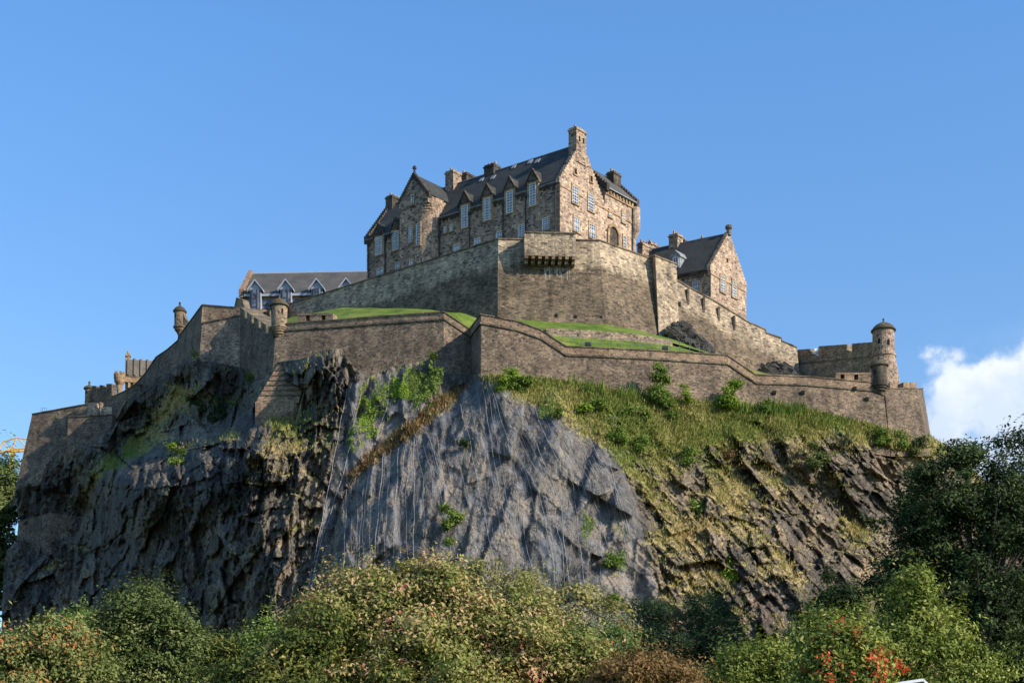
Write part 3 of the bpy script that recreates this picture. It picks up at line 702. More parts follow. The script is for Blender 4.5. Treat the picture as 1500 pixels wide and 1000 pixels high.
# piece behind, lit
T = [(343, 452, 238), (347, 437, 238), (356, 440, 236.5), (361, 460, 235)]
make_wall('short lit stub of wall in front of the grey dormered house', T, [(343, 480, 238), (347, 480, 238), (356, 480, 236.5), (361, 480, 235)], 'surround', 1.0, 0.12, None)
# stone stair with stepped treads behind the sawtooth wall
mb = MB()
for k in range(8):
    p = A(358 + k * 6.5, 452 + k * 5.5, 233 - k * 1.6)
    mb.box(p, (3.4, 0.4, 0), (0.3, 2.6, 0), (0, 0, -3.5))
tag(mb.build('stone_stair', M['ashlar']), 'lit stone steps climbing behind the sawtooth battlements', 'steps')
T = [(361, 463, 233), (395, 457, 229), (424, 446, 243)]
make_wall('low plain wall between the stone steps and the upper bastion', T, [(361, 500, 233), (395, 500, 229), (424, 480, 243)], 'dark', 1.0, 0.12, None)

# lower battery, far left
T = [(47, 607, 262), (131, 591.5, 258), (147, 590, 256.5)]
B = [(17, 742, 258), (115, 700, 254), (140, 690, 252.5)]
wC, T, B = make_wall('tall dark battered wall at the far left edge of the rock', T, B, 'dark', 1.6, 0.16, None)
T = [(100, 611, 255), (165, 608, 252.5)]
B = [(96, 690, 253), (160, 680, 250.5)]
wD, T, B = make_wall('dark lower wall with narrow lit gun slits, in front of the far left battery', T, B, 'dark', 1.2, 0.16, None)
sl_ = MB()
for x in (112, 127, 142.5, 157):
    Y = float(np.interp(x, [100, 165], [255, 252.5])) - 0.06
    c = A(x - 0.9, 622.5, Y); sl_.box(c, (0.22, -.01, 0), (0, 0.3, 0), (0, 0, 1.05))
sl_.build('gun_slit', M['surround'], wD)
mb = MB(); c = A(138, 600, 257); mb.lathe((c.x, c.y), [(1.15, ZY(590, 256)), (1.2, ZY(608, 256)), (1.35, ZY(640, 256))], 20)
mb.box(A(146, 607, 256), (2.3, -.3, 0), (0, 1.2, 0), (0, 0, 1.3))
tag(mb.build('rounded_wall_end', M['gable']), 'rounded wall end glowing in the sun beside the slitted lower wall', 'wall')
T = [(131, 588, 259), (168, 580, 256), (205, 563, 254)]
wE, T, B = make_wall('crenellated wall running from the smallest turret toward the stone-tiled house', T, [(131, 620, 258), (168, 620, 255), (205, 600, 253)], 'dark', 1.2, 0.14, None)
mb = MB(); block_on(mb, 135, 164, 587, 568.5, 258.6, 256.2, 1.0)
block_on(mb, 135, 141, 570, 565, 258.6, 258, 1.0); block_on(mb, 146, 151, 570, 564, 257.9, 257.3, 1.0); block_on(mb, 156, 164, 570, 562, 257, 256.2, 1.0)
mb.build('merlon', M['dark'], wE)
# low retaining wall near the foot of the rock at left
bY = [rockY(30, 788) + .4, rockY(74, 796) - .5, rockY(116, 768) + .5]
T = [(27, 763, bY[0] + .5), (74, 751, bY[1] + .7), (121, 757, bY[2] + .5)]
B = [(24, 800, bY[0]), (75, 812, bY[1]), (119, 775, bY[2])]
make_wall('small overgrown retaining wall low on the left side of the rock', T, B, 'dark', 3.5, 0.0, None)

# ---------------- upper bastion
TU = [(395, 456, 244.5), (425, 446, 242), (730, 351, 215)]
BU = [(395, 500, 243.5), (425, 500, 241), (729, 495, 211.8)]
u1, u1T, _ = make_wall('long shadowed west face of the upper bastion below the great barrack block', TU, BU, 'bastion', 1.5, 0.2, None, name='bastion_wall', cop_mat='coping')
st = MB()                                                        # two ragged vertical runs of missing stone
for x, y0, y1 in ((628, 398, 436), (681, 383, 447)):
    Y = float(np.interp(x, [425, 730], [242, 215]))
    y = y0
    while y < y1:
        hgt = random.uniform(.35, .8); yy = (y - y0)
        c = A(x + random.uniform(-3, 1), y, Y - yy * .035 - .02); ww = random.uniform(0.5, 1.5)
        st.box(c, Vector((ww * .8, -ww * .6, 0)), (0.02, 0.05, 0), (0, 0, -hgt)); y += hgt * 9.0 * random.uniform(1.1, 1.6)
st.build('missing_stone', M['sooty'], u1)
TU = [(730, 351, 215), (878, 353, 216), (957, 381, 223.6)]
BU = [(729, 500, 211.8), (889, 505, 212.6), (990, 525, 220.5)]
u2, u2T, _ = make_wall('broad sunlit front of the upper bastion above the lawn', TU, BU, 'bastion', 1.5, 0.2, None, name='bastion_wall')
# projecting box on corbels
mb = MB()
zt, zb = ZY(347.5, 214), ZY(380, 214)
a = A(767.5, 360, 213.6); b = A(842, 360, 214.1)
d = (b - a); d.z = 0; nrm = Vector((d.y, -d.x, 0)).normalized()
q = [Vector((a.x, a.y, zb)) + nrm * 1.2, Vector((b.x, b.y, zb)) + nrm * 1.2, Vector((b.x, b.y, zb)) - nrm * 2.4, Vector((a.x, a.y, zb)) - nrm * 2.4]
mb.prism(q, (0, 0, zt - zb))
box_o = mb.build('corbelled_box', M['bastion_clean'], u2)
mb = MB(); strip(mb, [q[0] + Vector((0, 0, zt - zb)), q[1] + Vector((0, 0, zt - zb))], 0.12, 3.7, 0.22); mb.build('coping', M['coping'], box_o)
mb = MB(); e = d.normalized()
for k in range(8):
    o = Vector((a.x, a.y, zb)) + e * (0.05 + k * (d.length - 0.6) / 7)
    mb.box(o - nrm * 1.5 + Vector((0, 0, -.42)), e * .5, nrm * 2.66, (0, 0, .40)); mb.box(o - nrm * 1.5 + Vector((0, 0, -.95)), e * .5, nrm * 2.1, (0, 0, .52))
mb.build('corbel', M['ashlar'], box_o)
mb = MB()                                                        # lime runs below the corbels
for k in range(13):
    x = 799 + k * 2.9 + random.uniform(-.8, .8); y0 = 388 + random.uniform(0, 3); ln = random.uniform(6, 22)
    wd = random.uniform(.08, .2); y1 = y0 + ln
    p0 = A(x, y0, wallY(TU, BU, x, y0) - .07); p1 = A(x + .3, y1, wallY(TU, BU, x + .3, y1) - .05)
    ex_ = Vector((wd, 0.007 * wd, 0))
    mb.face([p0 - ex_ * 1.3, p1 - ex_ * .4, p1 + ex_ * .4, p0 + ex_ * 1.3])
mb.build('lime_streak', M['lime'], u2)
mb = MB()
for x, y in ((813, 464.5), (841, 466), (878.5, 467)):
    c = A(x, y, wallY(TU, BU, x, y) - .08); mb.box(c, (0.4, 0, 0), (0, .4, 0), (0, 0, .5))
mb.build('drain_hole', M['void'], u2)
# square buttress tower between the bastion and the descending wall
TU = [(950.5, 377, 224.6), (960, 376, 221.2), (991, 388, 224.2)]
BU = [(958, 510, 224.2), (966, 510, 219), (996, 515, 222)]
u3, u3T, _ = make_wall('square buttress tower closing the right end of the upper bastion', TU, BU, 'bastion_clean', 3.0, 0.24, None, name='bastion_wall')
mb = MB()
for x0, x1, y0, y1 in ((968, 979, 406, 396), (980, 988, 418, 399), (962, 968, 410, 404)):
    c = A(x0, y0, 221.2 + (x0 - 960) * .1 - .25); mb.box(c, Vector((.72, .7, 0)) * (x1 - x0) * .13, (0, .5, 0), (0, 0, (y0 - y1) * .105))
mb.build('stone_panel', M['bastion_clean'], u3)
# descending right wall
TU = [(991, 411, 224.5), (1006, 420, 225.5), (1044, 440, 228), (1097, 473, 231.5), (1121, 483.5, 233), (1121.3, 488, 233.05), (1144, 496, 234.5), (1144.3, 500, 234.55), (1167, 509.5, 236)]
BU = [(996, 530, 221.5), (1010, 535, 222.5), (1047, 550, 225), (1100, 570, 228.5), (1125, 575, 230), (1125.3, 575, 230.05), (1149, 580, 231.5), (1149.3, 580, 231.55), (1176, 585, 233)]
u4, u4T, _ = make_wall('upper wall with slim dark joint-shadow strips descending to the right below the gabled house', TU, BU, 'bastion', 1.5, 0.2, None, name='bastion_wall')
mb = MB()  # dark strips stand in for the shadowed joints of the parapet
for x, y0, y1 in ((1007, 421, 452), (1030, 434, 462), (1052, 448, 474), (1074.5, 461, 487)):
    Y = float(np.interp(x, [991, 1167], [224.5, 236]))
    c = A(x, y1, Y - .75); mb.box(c, (0.35, .27, 0), (0, .9, 0), (0, 0, (y1 - y0) * .108))
mb.build('joint_shadow', M['sooty'], u4)
mb = MB(); Y = 225
mb.box(A(993, 447, 223.4), (0.5, .3, 0), (0, .5, 0), (0, 0, .6)); mb.build('drain_hole', M['void'], u4)
wallmb = MB()                                                    # wall return hiding the yard behind
# ---------------- right battery with round tower
TR = [(1160, 516, 237.5), (1168, 515, 236.8), (1183, 513.5, 235), (1187, 513.4, 234.6), (1279, 504, 223)]
BR = [(1170, 590, 235), (1176, 590, 234.5), (1190, 590, 233), (1193, 590, 232.6), (1284, 590, 221)]
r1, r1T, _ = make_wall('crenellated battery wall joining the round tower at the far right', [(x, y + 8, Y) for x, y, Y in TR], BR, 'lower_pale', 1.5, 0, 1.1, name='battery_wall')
mb = MB()
for x0, x1, y0, y1 in ((1168, 1187, 523, 512), (1199, 1240.5, 521, 507), (1248, 1279, 515, 503)):
    Yf = lambda x: float(np.interp(x, [1168, 1279], [236.8, 223]))
    a, b = A(x0, y0, Yf(x0)), A(x1, y0 - (x1 - x0) * .06, Yf(x1)); c, dd = A(x0, y1, Yf(x0)), A(x1, y1 - (x1 - x0) * .07, Yf(x1))
    wallmesh(mb, [c, dd], [a, b], 1.5, 0, 1)
mb.build('merlon', M['lower_pale'], r1)
mb = MB(); mb.box(A(1199, 511, 233), (3.2, -.8, 0), (0.3, 3, 0), (0, 0, .25)); mb.box(A(1193, 519, 234), (.4, 0, 0), (0, .4, 0), (0, 0, 1.0))
tag(mb.build('site_hut', M['canvas']), 'small white hut roof just showing above the far right battery', 'hut')

def turret(px, Y, dome, body, label, group='domed sentry turrets on the wall corners', mat='ashlar', slit=None, n=28):
    """dome/body: [(py, radius in photo px)] from top down"""
    c = A(px, body[0][0], Y); k = Y / FPX
    t = thing('sentry_turret', (c.x, c.y, ZY(body[-1][0], Y)), label, 'turret', group)
    mb = MB(); mb.lathe((c.x, c.y), [(r * k, ZY(y, Y)) for y, r in body], n); mb.build('body', M[mat], t)
    mb = MB(); mb.lathe((c.x, c.y), [(r * k, ZY(y, Y)) for y, r in dome], n); mb.build('dome', M['dome'], t, smooth=False)
    y0 = dome[0][0]
    mb = MB(); mb.lathe((c.x, c.y), [(.25 * k, ZY(y0 - 6, Y)), (1.6 * k, ZY(y0 - 5, Y)), (1.9 * k, ZY(y0 - 3.6, Y)), (1.0 * k, ZY(y0 - 2.2, Y)), (1.6 * k, ZY(y0 - 1.2, Y)), (1.9 * k, ZY(y0 + .6, Y))], 10)
    mb.build('finial', M['dome'], t)
    if slit:
        for a_, y1, y2, w_ in slit:
            mb = MB(); r = body[0][1] * k
            d_ = Vector((math.cos(a_), math.sin(a_), 0)); s_ = Vector((-d_.y, d_.x, 0))
            mb.box(Vector((c.x, c.y, ZY(y2, Y))) + d_ * (r - .22) - s_ * w_ / 2, s_ * w_, d_ * .26, (0, 0, (y2 - y1) * k)); mb.build('slit_window', M['void'], t)
    return t
D = lambda y0, y1, r: [(y0, 1.2), (y0 + (y1 - y0) * .12, r * .36), (y0 + (y1 - y0) * .36, r * .68), (y0 + (y1 - y0) * .66, r * .92), (y1 - 1, r * 1.02), (y1, r * 1.12), (y1 + 1.6, r * 1.12), (y1 + 2.4, r * .98)]
turret(409, 212.5, D(437, 447.5, 12.8), [(449, 11.6), (479.5, 11.6), (480, 13.5), (482, 13.5), (482.5, 12.2), (484.5, 12.2), (485, 11), (487.5, 11), (488, 9), (490.5, 9), (491, 6.5), (494, 5.5)],
       'domed turret at the corner above the stepped masonry buttress', slit=[(-2.6, 453, 463, .3), (-1.0, 455, 462, .28)])
turret(263.5, 246, D(448, 455.5, 8.8), [(457, 8), (478, 8), (478.5, 9.6), (480.5, 9.6), (481, 8), (484, 7.6), (487, 5), (491, 3), (498, 2.4)],
       'domed turret standing against the sky above the dark left curtain wall', slit=[(-2.3, 461, 467, .3)], mat='ashlar')
mb = MB(); c = A(267, 470, 245.6)
mb.prism([A(267, 455, 245.4), A(271, 466, 245.2), A(280, 474, 244.9), A(262, 500, 245.9), A(262, 470, 245.9)], (0.3, 1.0, 0)); tag(mb.build('turret_buttress', M['ashlar']), 'curved stone web joining the left sky turret to its wall', 'buttress')
turret(131, 260, D(564, 568.5, 7.4), [(569.5, 6.2), (586, 6.4), (589, 7), (591, 6.4), (606, 6.4)], 'smallest domed turret, on the far left battery', slit=[(-2.0, 574, 578, .3)])
turret(1288, 208.4, D(527, 535, 12), [(536.5, 11), (563.5, 11), (564, 13.2), (566.5, 13.2), (567, 11.4), (569.5, 11.4), (570, 9.2), (573, 9.2), (573.5, 6.5), (577, 5)],
       'domed turret on the corner in front of the round tower at right', mat='sooty', slit=[(-2.4, 543, 550, .32)])
# round corner tower
c = A(1294, 500, 222.5); k = 222.5 / FPX
t = thing('round_tower', (c.x, c.y, ZY(580, 222.5)), 'tallest round tower with a domed cap at the far right', 'tower')
mb = MB(); mb.lathe((c.x, c.y), [(15.4 * k, ZY(485, 222.5)), (16.2 * k, ZY(520, 222.5)), (18.6 * k, ZY(521, 222.5)), (18.6 * k, ZY(523.5, 222.5)), (17.2 * k, ZY(524.5, 222.5)), (24 * k, ZY(566, 222.5)), (27 * k, ZY(590, 222.5))], 36); mb.build('wall', M['hall'], t)
mb = MB(); mb.lathe((c.x, c.y), [(r * k, ZY(y, 222.5)) for y, r in D(472, 483.5, 16)], 32); mb.build('dome', M['dome'], t)
mb = MB(); mb.lathe((c.x, c.y), [(.4 * k, ZY(466, 222.5)), (1.7 * k, ZY(468, 222.5)), (.9 * k, ZY(470, 222.5)), (2.4 * k, ZY(473, 222.5))], 10); mb.build('finial', M['dome'], t)
for a_, y1, y2 in ((-1.35, 502, 510), (-2.2, 500, 507)):
    mb = MB(); d_ = Vector((math.cos(a_), math.sin(a_), 0)); s_ = Vector((-d_.y, d_.x, 0)); r = 15.9 * k
    mb.box(Vector((c.x, c.y, ZY(y2, 222.5))) + d_ * (r - .25) - s_ * .18, s_ * .36, d_ * .3, (0, 0, (y2 - y1) * k)); mb.build('slit_window', M['void'], t)

# stepped masonry buttress (each course set back from the one below)
mb = MB(); N_ = 7; lips = MB()
for k in range(N_):
    f0, f1 = k / N_, (k + 1) / N_
    yt, yb_ = 536 + 51 * f0, 536 + 51 * f1
    Yt = 209.4 - 5.6 * f1
    q = [A(405 - 30 * f0, yt, Yt), A(454 - 17 * f0, yt, Yt), A(454 - 17 * f1, yb_ + 3, Yt), A(405 - 30 * f1, yb_ + 3, Yt)]
    mb.prism(q, (1.0, 7, 0))
    lips.prism([q[0] + Vector((0, -.06, 0)), q[1] + Vector((0, -.06, 0)), q[1] + Vector((0, -.06, .14)), q[0] + Vector((0, -.06, .14))], (0, 1.0, 0))
p0, p1 = A(374, 588, 203.6), A(431, 588, 203.6); zb_ = A(372, 640, 203.6).z
mb.prism([Vector((p0.x, p0.y, zb_)), Vector((p1.x, p1.y, zb_)), Vector((p1.x + .3, p1.y + 8, zb_)), Vector((p0.x + 2, p0.y + 8, zb_))], (0, 0, p0.z - zb_))
b_o = mb.build('stepped_buttress', M['parapet']); tag(b_o, 'stepped masonry buttress under the corner turret, its courses set back like stairs', 'buttress')
mb = MB(); q = PL([(454, 533, 208.6), (458, 537, 208.4), (441, 590, 203.4), (440, 628, 202.8), (430, 628, 202.8), (431, 588, 203.4)])
mb.prism(q, (0.3, 4, 0)); m2 = mb.build('side_slope', M['lower_pale'], b_o); lips.build('ledge', M['dome'], b_o); ORIG['x'] = 0

# ---------------- terraces behind the walls (real ground between them)
def sheet(name, pts, mat, kind='structure', n=0):
    mb = MB(); mb.face(pts); o = mb.build(name, mat); o['kind'] = kind; return o
def loft(name, rowA, rowB, mat, n=14, hump=0.0, seed=1):
    """grass bank between two lines of points"""
    m = 60
    def samp(r, f):
        r = [Vector(p) for p in r]; L = [0]
        for a, b in zip(r[:-1], r[1:]): L.append(L[-1] + (b - a).length)
        x = f * L[-1]
        for i in range(len(r) - 1):
            if x <= L[i + 1] + 1e-6: return r[i].lerp(r[i + 1], (x - L[i]) / max(1e-6, L[i + 1] - L[i]))
        return r[-1]
    V = []
    for j in range(n + 1):
        g_ = j / n
        for i in range(m + 1):
            p = samp(rowA, i / m).lerp(samp(rowB, i / m), g_)
            p.z += hump * math.sin(math.pi * g_) + 0.10 * math.sin(i * .9 + j * 1.7 + seed) * math.sin(math.pi * g_)
            V.append(tuple(p))
    F = np.array([[j * (m + 1) + i, j * (m + 1) + i + 1, (j + 1) * (m + 1) + i + 1, (j + 1) * (m + 1) + i] for j in range(n) for i in range(m)])
    o = fastmesh(name, np.array(V), F, mat, smooth=True); o['kind'] = 'structure'; return o
# lawn right of the centre: wall walk -> foot of bastion, in two steps with a dry wall between
low = PL([(690, 492, 208), (706, 476, 199.5), (757, 482, 199.8), (792, 494, 200), (829, 515, 200), (950, 519, 202), (1045, 524, 204.5)])
mid = PL([(690, 484, 211), (706, 474, 206), (757, 476, 205.5), (800, 492, 204.5), (850, 494, 204.5), (930, 499, 206), (985, 506, 208.5), (1045, 522, 213)])
loft('lawn', low, mid, M['turf'], 10, 0.15)
mid2 = PL([(690, 478, 212), (706, 473, 207), (757, 476, 206.5), (800, 484, 205.5), (850, 486, 205.5), (930, 492, 207), (985, 502, 209.5), (1045, 520, 214)])
hi = PL([(690, 470, 219), (729, 467.5, 214), (800, 470, 214.4), (889, 474, 215), (940, 485, 219), (985, 498, 222.5), (1045, 524, 226)])
loft('lawn', mid2, hi, M['turf'], 10, 0.25, 3)
ldark = PL([(360, 500, 226), (412, 486, 215), (490, 473, 211.5), (560, 468, 209), (650, 462, 206.5), (690, 486, 207.8)])
hdark = PL([(395, 476, 246), (430, 463, 242.5), (511, 446.5, 236.5), (560, 448.5, 231.5), (625, 449.5, 226), (729, 468, 217)])
loft('lawn', ldark, hdark, M['turf'], 10, 0.3, 5)
rr = PL([(1045, 526, 206), (1068, 526, 205), (1108, 554, 206.5), (1180, 557, 208), (1278, 566, 211)])
rr2 = PL([(1045, 524, 227), (1100, 541, 229.5), (1130, 548, 231), (1175, 555, 233.5), (1278, 566, 222.5)])
loft('grass_bank', rr, rr2, turf('rough_turf', (0.10, 0.14, 0.02), (0.17, 0.17, 0.035), (0.28, 0.22, 0.07)), 8, 0.2, 7)
yd = MB()
yd.face([Vector((p.x, p.y, 0)) + Vector((0, 1.4, ZY(362, 215))) for p in (u1T[0], u1T[1], u1T[2], u2T[1], u2T[2])] + [Vector((40, 262, ZY(362, 215))), Vector((-35, 275, ZY(362, 215)))])
yo = yd.build('courtyard', M['yard']); yo['kind'] = 'structure'
yd = MB(); z_ = ZY(565, 236)
yd.face([Vector((24.5, 227.5, z_)), Vector((46, 238, z_)), Vector((57, 226, z_)), Vector((58, 240, z_)), Vector((50, 262, z_)), Vector((30, 262, z_))])
yo = yd.build('courtyard', M['yard']); yo['kind'] = 'structure'
yd = MB(); z_ = ZY(500, 245)
yd.face([Vector((-56, 247, z_)), Vector((-46, 232, z_)), Vector((-38, 236, z_)), Vector((-20, 262, z_)), Vector((-20, 300, z_)), Vector((-60, 300, z_))])
yo = yd.build('courtyard', M['yard']); yo['kind'] = 'structure'

# low drystone wall across the lawn
a_ = [p - Vector((0, .15, 0)) for p in mid]; 
mb = MB(); tp = [Vector((p.x, p.y - .1, q_.z - .05)) for p, q_ in zip(mid[3:7], mid2[3:7])]
for p_ in tp: pass
wallmesh(mb, tp, [Vector((p.x, p.y - .25, p.z - .5)) for p in mid[3:7]], 1.3, 0, 2)
tag(mb.build('retaining_wall', M['lower_pale']), 'low drystone retaining wall crossing the bright lawn', 'wall')
# railing on the lawn
t = thing('railing', tuple(A(825, 508, 201.5)), 'thin grey metal railing with two bars along the lawn edge', 'railing')
posts = [(824 + 14.3 * k, 506 + (k * 14.3) * .045, 201.6 + k * .28) for k in range(16)]
bars = MB(); pr = []
for x, y, Y in posts:
    c = A(x, y, Y); p = MB(); p.tube([c - Vector((0, 0, .3)), c + Vector((0, 0, 1.35))], .04, 6); p.build('post', M['rail'], t); pr.append(c)
for h_ in (.55, 1.3):
    b = MB(); b.tube([c + Vector((0, 0, h_)) for c in pr], .028, 5); b.build('rail', M['rail'], t)
for i, (x, y, Y) in enumerate(((861, 507.5, 201.2), (974, 513, 203.4))):
    c = A(x, y, Y); mb = MB()
    t = thing('floodlight', tuple(c), ['dark floodlight box on the lawn, the one left along the railing', 'dark floodlight box on the lawn near the right end of the railing'][i], 'floodlight', 'floodlights along the lawn railing')
    mb.prism([c + Vector((-.45, -.2, 0.15)), c + Vector((.45, -.2, .15)), c + Vector((.38, -.1, .62)), c + Vector((-.38, -.1, .62))], (0, .45, 0)); mb.build('housing', M['iron'], t)
    for bx in (-.25, .17): mb = MB(); mb.box(c + Vector((bx, -.1, -.2)), (.08, 0, 0), (0, .08, 0), (0, 0, .4)); mb.build('bracket', M['iron'], t)

# ------------------------------------------------------------------ buildings
UP = Vector((0, 0, 1))
def hit(px, py, O, e):                  # where a sight line meets the vertical plane through O along e -> (distance along e, height)
    k = (px - 750) / FPX
    s = (k * O.y - O.x) / (e.x - k * e.y)
    return s, ZY(py, O.y + s * e.y)
def oriented(e, view=Vector((0, -1, 0))):
    n = Vector((e.y, -e.x, 0)).normalized()
    return n if n.dot(view) > 0 else -n
def win_mesh(mb, c, e, n, w, h, cols, rows, bar=0.052, d=0.02):
    """sash window: glass behind white bars; c = bottom centre on the wall face"""
    o = c - e * w / 2
    mb.box(o + n * (d - .05), e * w, n * .05, UP * h, 0)
    f = bar * 1.5
    for a in (0, w - f): mb.box(o + e * a + n * d, e * f, n * .07, UP * h, 1)
    for z in (0, h - f, h / 2 - f / 2): mb.box(o + e * f + UP * z + n * d, e * (w - 2 * f), n * .068, UP * f, 1)
    for i in range(1, cols): mb.box(o + e * (w * i / cols - bar / 2) + UP * f + n * d, e * bar, n * .045, UP * (h - 2 * f), 1)
    for j in range(1, rows):
        if abs(j / rows - .5) < .01: continue
        mb.box(o + UP * (h * j / rows - bar / 2) + e * f + n * d, e * (w - 2 * f), n * .045, UP * bar, 1)
def surround_mesh(mb, c, e, n, w, h, t=.22, p=.13):
    o = c - e * w / 2
    mb.box(o - e * t - n * .05, e * t, n * (p + .05), UP * h); mb.box(o + e * w - n * .05, e * t, n * (p + .05), UP * h)
    mb.box(o - e * t + UP * h - n * .05, e * (w + 2 * t), n * (p + .053), UP * t * 1.2)
    mb.box(o - e * (t + .08) - UP * .18 - n * .05, e * (w + 2 * t + .16), n * (p + .15), UP * .18)
def window(parent, c, e, n, w, h, cols, rows, sur='surround'):
    mb = MB(); win_mesh(mb, c, e, n, w, h, cols, rows); o = mb.build('window', [M['glass'], M['white']], parent)
    mb = MB(); surround_mesh(mb, c, e, n, w, h); mb.build('surround', M[sur], o)
    return o
def crow(mb, p0, p1, dep, th, n=12, hgt=None, base=0.6):
    """crow steps from eave point p0 up to apex p1; dep = unit vector through the gable, th = thickness"""
    d = p1 - p0; hz = Vector((d.x, d.y, 0)); st = hz / n; dz = d.z / n
    for k in range(n):
        o = p0 + st * k + UP * (dz * k - base)
        mb.box(o - dep * (th / 2), st * 1.02, dep * th, UP * (dz + base + .22))
def chimney(parent, c, a, b, la, lb, z0, z1, pots=3, mat='sooty'):
    mb = MB(); o = Vector((c.x, c.y, z0)) - a * la / 2 - b * lb / 2
    mb.box(o, a * la, b * lb, UP * (z1 - z0 - .5))
    mb.box(o - a * .12 - b * .12 + UP * (z1 - z0 - .5), a * (la + .24), b * (lb + .24), UP * .22)
    mb.box(o + a * .02 + b * .02 + UP * (z1 - z0 - .28), a * (la - .04), b * (lb - .04), UP * .28)
    co = mb.build('chimney', M[mat], parent)
    mb = MB()
    for k in range(pots):
        p = Vector((c.x, c.y, 0)) + (b * ((k + .5) / pots - .5) * lb if lb >= la else a * ((k + .5) / pots - .5) * la)
        mb.lathe((p.x, p.y), [(.17, z1 + .55), (.2, z1 + .5), (.2, z1 - .02)], 8)
    mb.build('chimney_pot', M['pot'], co)
    return co
def gable_poly(O, e, n, t0, t1, tm, zb, ze, za):
    P = lambda t, z: Vector((O.x + e.x * t, O.y + e.y * t, z))
    return [P(t0, zb), P(t1, zb), P(t1, ze), P(tm, za), P(t0, ze)]

# ---- the great barrack block
O = A(820, 265, 222); O.z = 0
e1 = Vector((-1.42, 1, 0)).normalized(); e2 = Vector((.66, .75, 0)).normalized()
n1 = oriented(e1); n2 = Vector((e2.y, -e2.x, 0))
LEN = 39.7; TG = 11.15; TW = 19.9; TM = 5.5
ZB = 84.0; ZE = ZY(264, 222); ZA = ZY(214, 226.2)
def Q(s, t, z): return Vector((O.x + e1.x * s + e2.x * t, O.y + e1.y * s + e2.y * t, z))
H = thing('barrack_block', tuple(Q(0, 0, ZB)), 'great crow-stepped stone block with rows of tall white windows, on the summit', 'building')
mb = MB()
mb.prism([Q(0, 0.0, ZB), Q(0, TG, ZB), Q(0, TG, ZE), Q(0, TM, ZA), Q(0, 0, ZE)], e1 * LEN)     # gabled body
mb2 = MB()
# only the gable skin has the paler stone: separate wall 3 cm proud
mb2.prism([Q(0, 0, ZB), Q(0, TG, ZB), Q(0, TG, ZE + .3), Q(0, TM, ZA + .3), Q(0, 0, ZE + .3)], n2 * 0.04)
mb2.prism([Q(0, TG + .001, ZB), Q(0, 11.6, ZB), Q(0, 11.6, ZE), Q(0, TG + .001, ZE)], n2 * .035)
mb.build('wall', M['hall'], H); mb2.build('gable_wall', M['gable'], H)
# roof
mb = MB()
over = .1; sl0 = (ZA - ZE) / TM
mb.prism([Q(.5, -over, ZE - over * sl0 + .15), Q(.5, TM, ZA + .15), Q(.5, TM, ZA + .4), Q(.5, -over, ZE - over * sl0 + .4)], e1 * (LEN - 1.0))
sl1 = (ZA - ZE) / (TG - TM)
mb.prism([Q(.5, TG + over, ZE - over * sl1 + .15), Q(.5, TM, ZA + .15), Q(.5, TM, ZA + .4), Q(.5, TG + over, ZE - over * sl1 + .4)][::-1], e1 * (LEN - 1.0))
roof = mb.build('roof', M['slate'], H)
mb = MB(); mb.box(Q(1, TM - .15, ZA + .32), e1 * (LEN - 2), e2 * .3, UP * .14); mb.build('ridge', M['lead'], roof)
for s_, f_ in ((7.5, .80), (9.2, .86), (16.0, .72), (18.6, .78), (12.5, .88)):
    p = Q(s_, TM * f_, ZE + (ZA - ZE) * f_ + .42); sl_v = (Q(0, TM, ZA) - Q(0, 0, ZE)).normalized(); nn_ = e1.cross(sl_v).normalized()
    if nn_.z < 0: nn_ = -nn_
    k = MB(); k.box(p, e1 * .75, sl_v * 1.0, nn_ * .12, 0); ok = k.build('skylight', M['lead'], roof)
# crow steps
for t_ in (-.15, TG + .1):
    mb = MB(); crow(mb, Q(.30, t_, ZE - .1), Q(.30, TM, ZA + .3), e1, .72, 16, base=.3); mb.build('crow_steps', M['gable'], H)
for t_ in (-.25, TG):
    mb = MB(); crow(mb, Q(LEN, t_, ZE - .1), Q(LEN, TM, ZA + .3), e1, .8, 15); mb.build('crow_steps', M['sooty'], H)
# dormer windows breaking the eaves
DS = []
def dormer(px, pyc, hpx, wpx=8.4):
    s, zc = hit(px, pyc, O, e1); DS.append(s)
    h = hpx * (O.y + s * e1.y) / FPX; w = 1.25
    zt = zc + h / 2; zb_ = zc - h / 2
    mb = MB(); hw = 1.08
    top = zt + .35; pk = top + 1.75
    # stone front with pediment
    mb.prism([Q(s - hw, -.16, zb_ - .2), Q(s + hw, -.16, zb_ - .2), Q(s + hw, -.16, top), Q(s, -.16, pk), Q(s - hw, -.16, top)], e2 * 3.2)
    d_o = mb.build('dormer', M['surround'], H)
    mb = MB()
    for sg in (-1, 1):
        a = Q(s + sg * (hw + .28), -.42, top - .38); b = Q(s, -.42, pk + .1)
        mb.prism([a, b, b + UP * .26, a + UP * .26], e2 * .52)
    mb.prism([Q(s - hw * .8, -.36, top + .05), Q(s + hw * .8, -.36, top + .05), Q(s, -.36, pk - .15)], e2 * .19)
    mb.build('pediment', M['sooty'], d_o)
    mb = MB()
    for sg in (-1, 1):
        a = Q(s + sg * (hw + .2), .12, top - .3); b = Q(s, .12, pk + .1)
        mb.prism([a, b, b + UP * .12, a + UP * .12], e2 * 3.0)
    mb.build('dormer_roof', M['slate'], d_o)
    mb = MB()
    for sg in (-1, 1):
        a = Q(s + sg * (hw + .24), 1.2, top - .2); mb.tube([a, Q(s + sg * .1, 2.6, pk + .2)], .07, 5)
    mb.build('flashing', M['lead'], d_o)
    mb = MB(); win_mesh(mb, Q(s, -.16, zb_), e1, -e2 if (-e2).dot(n1) > 0 else e2, w, h, 4, 8); mb.build('window', [M['glass'], M['white']], d_o)
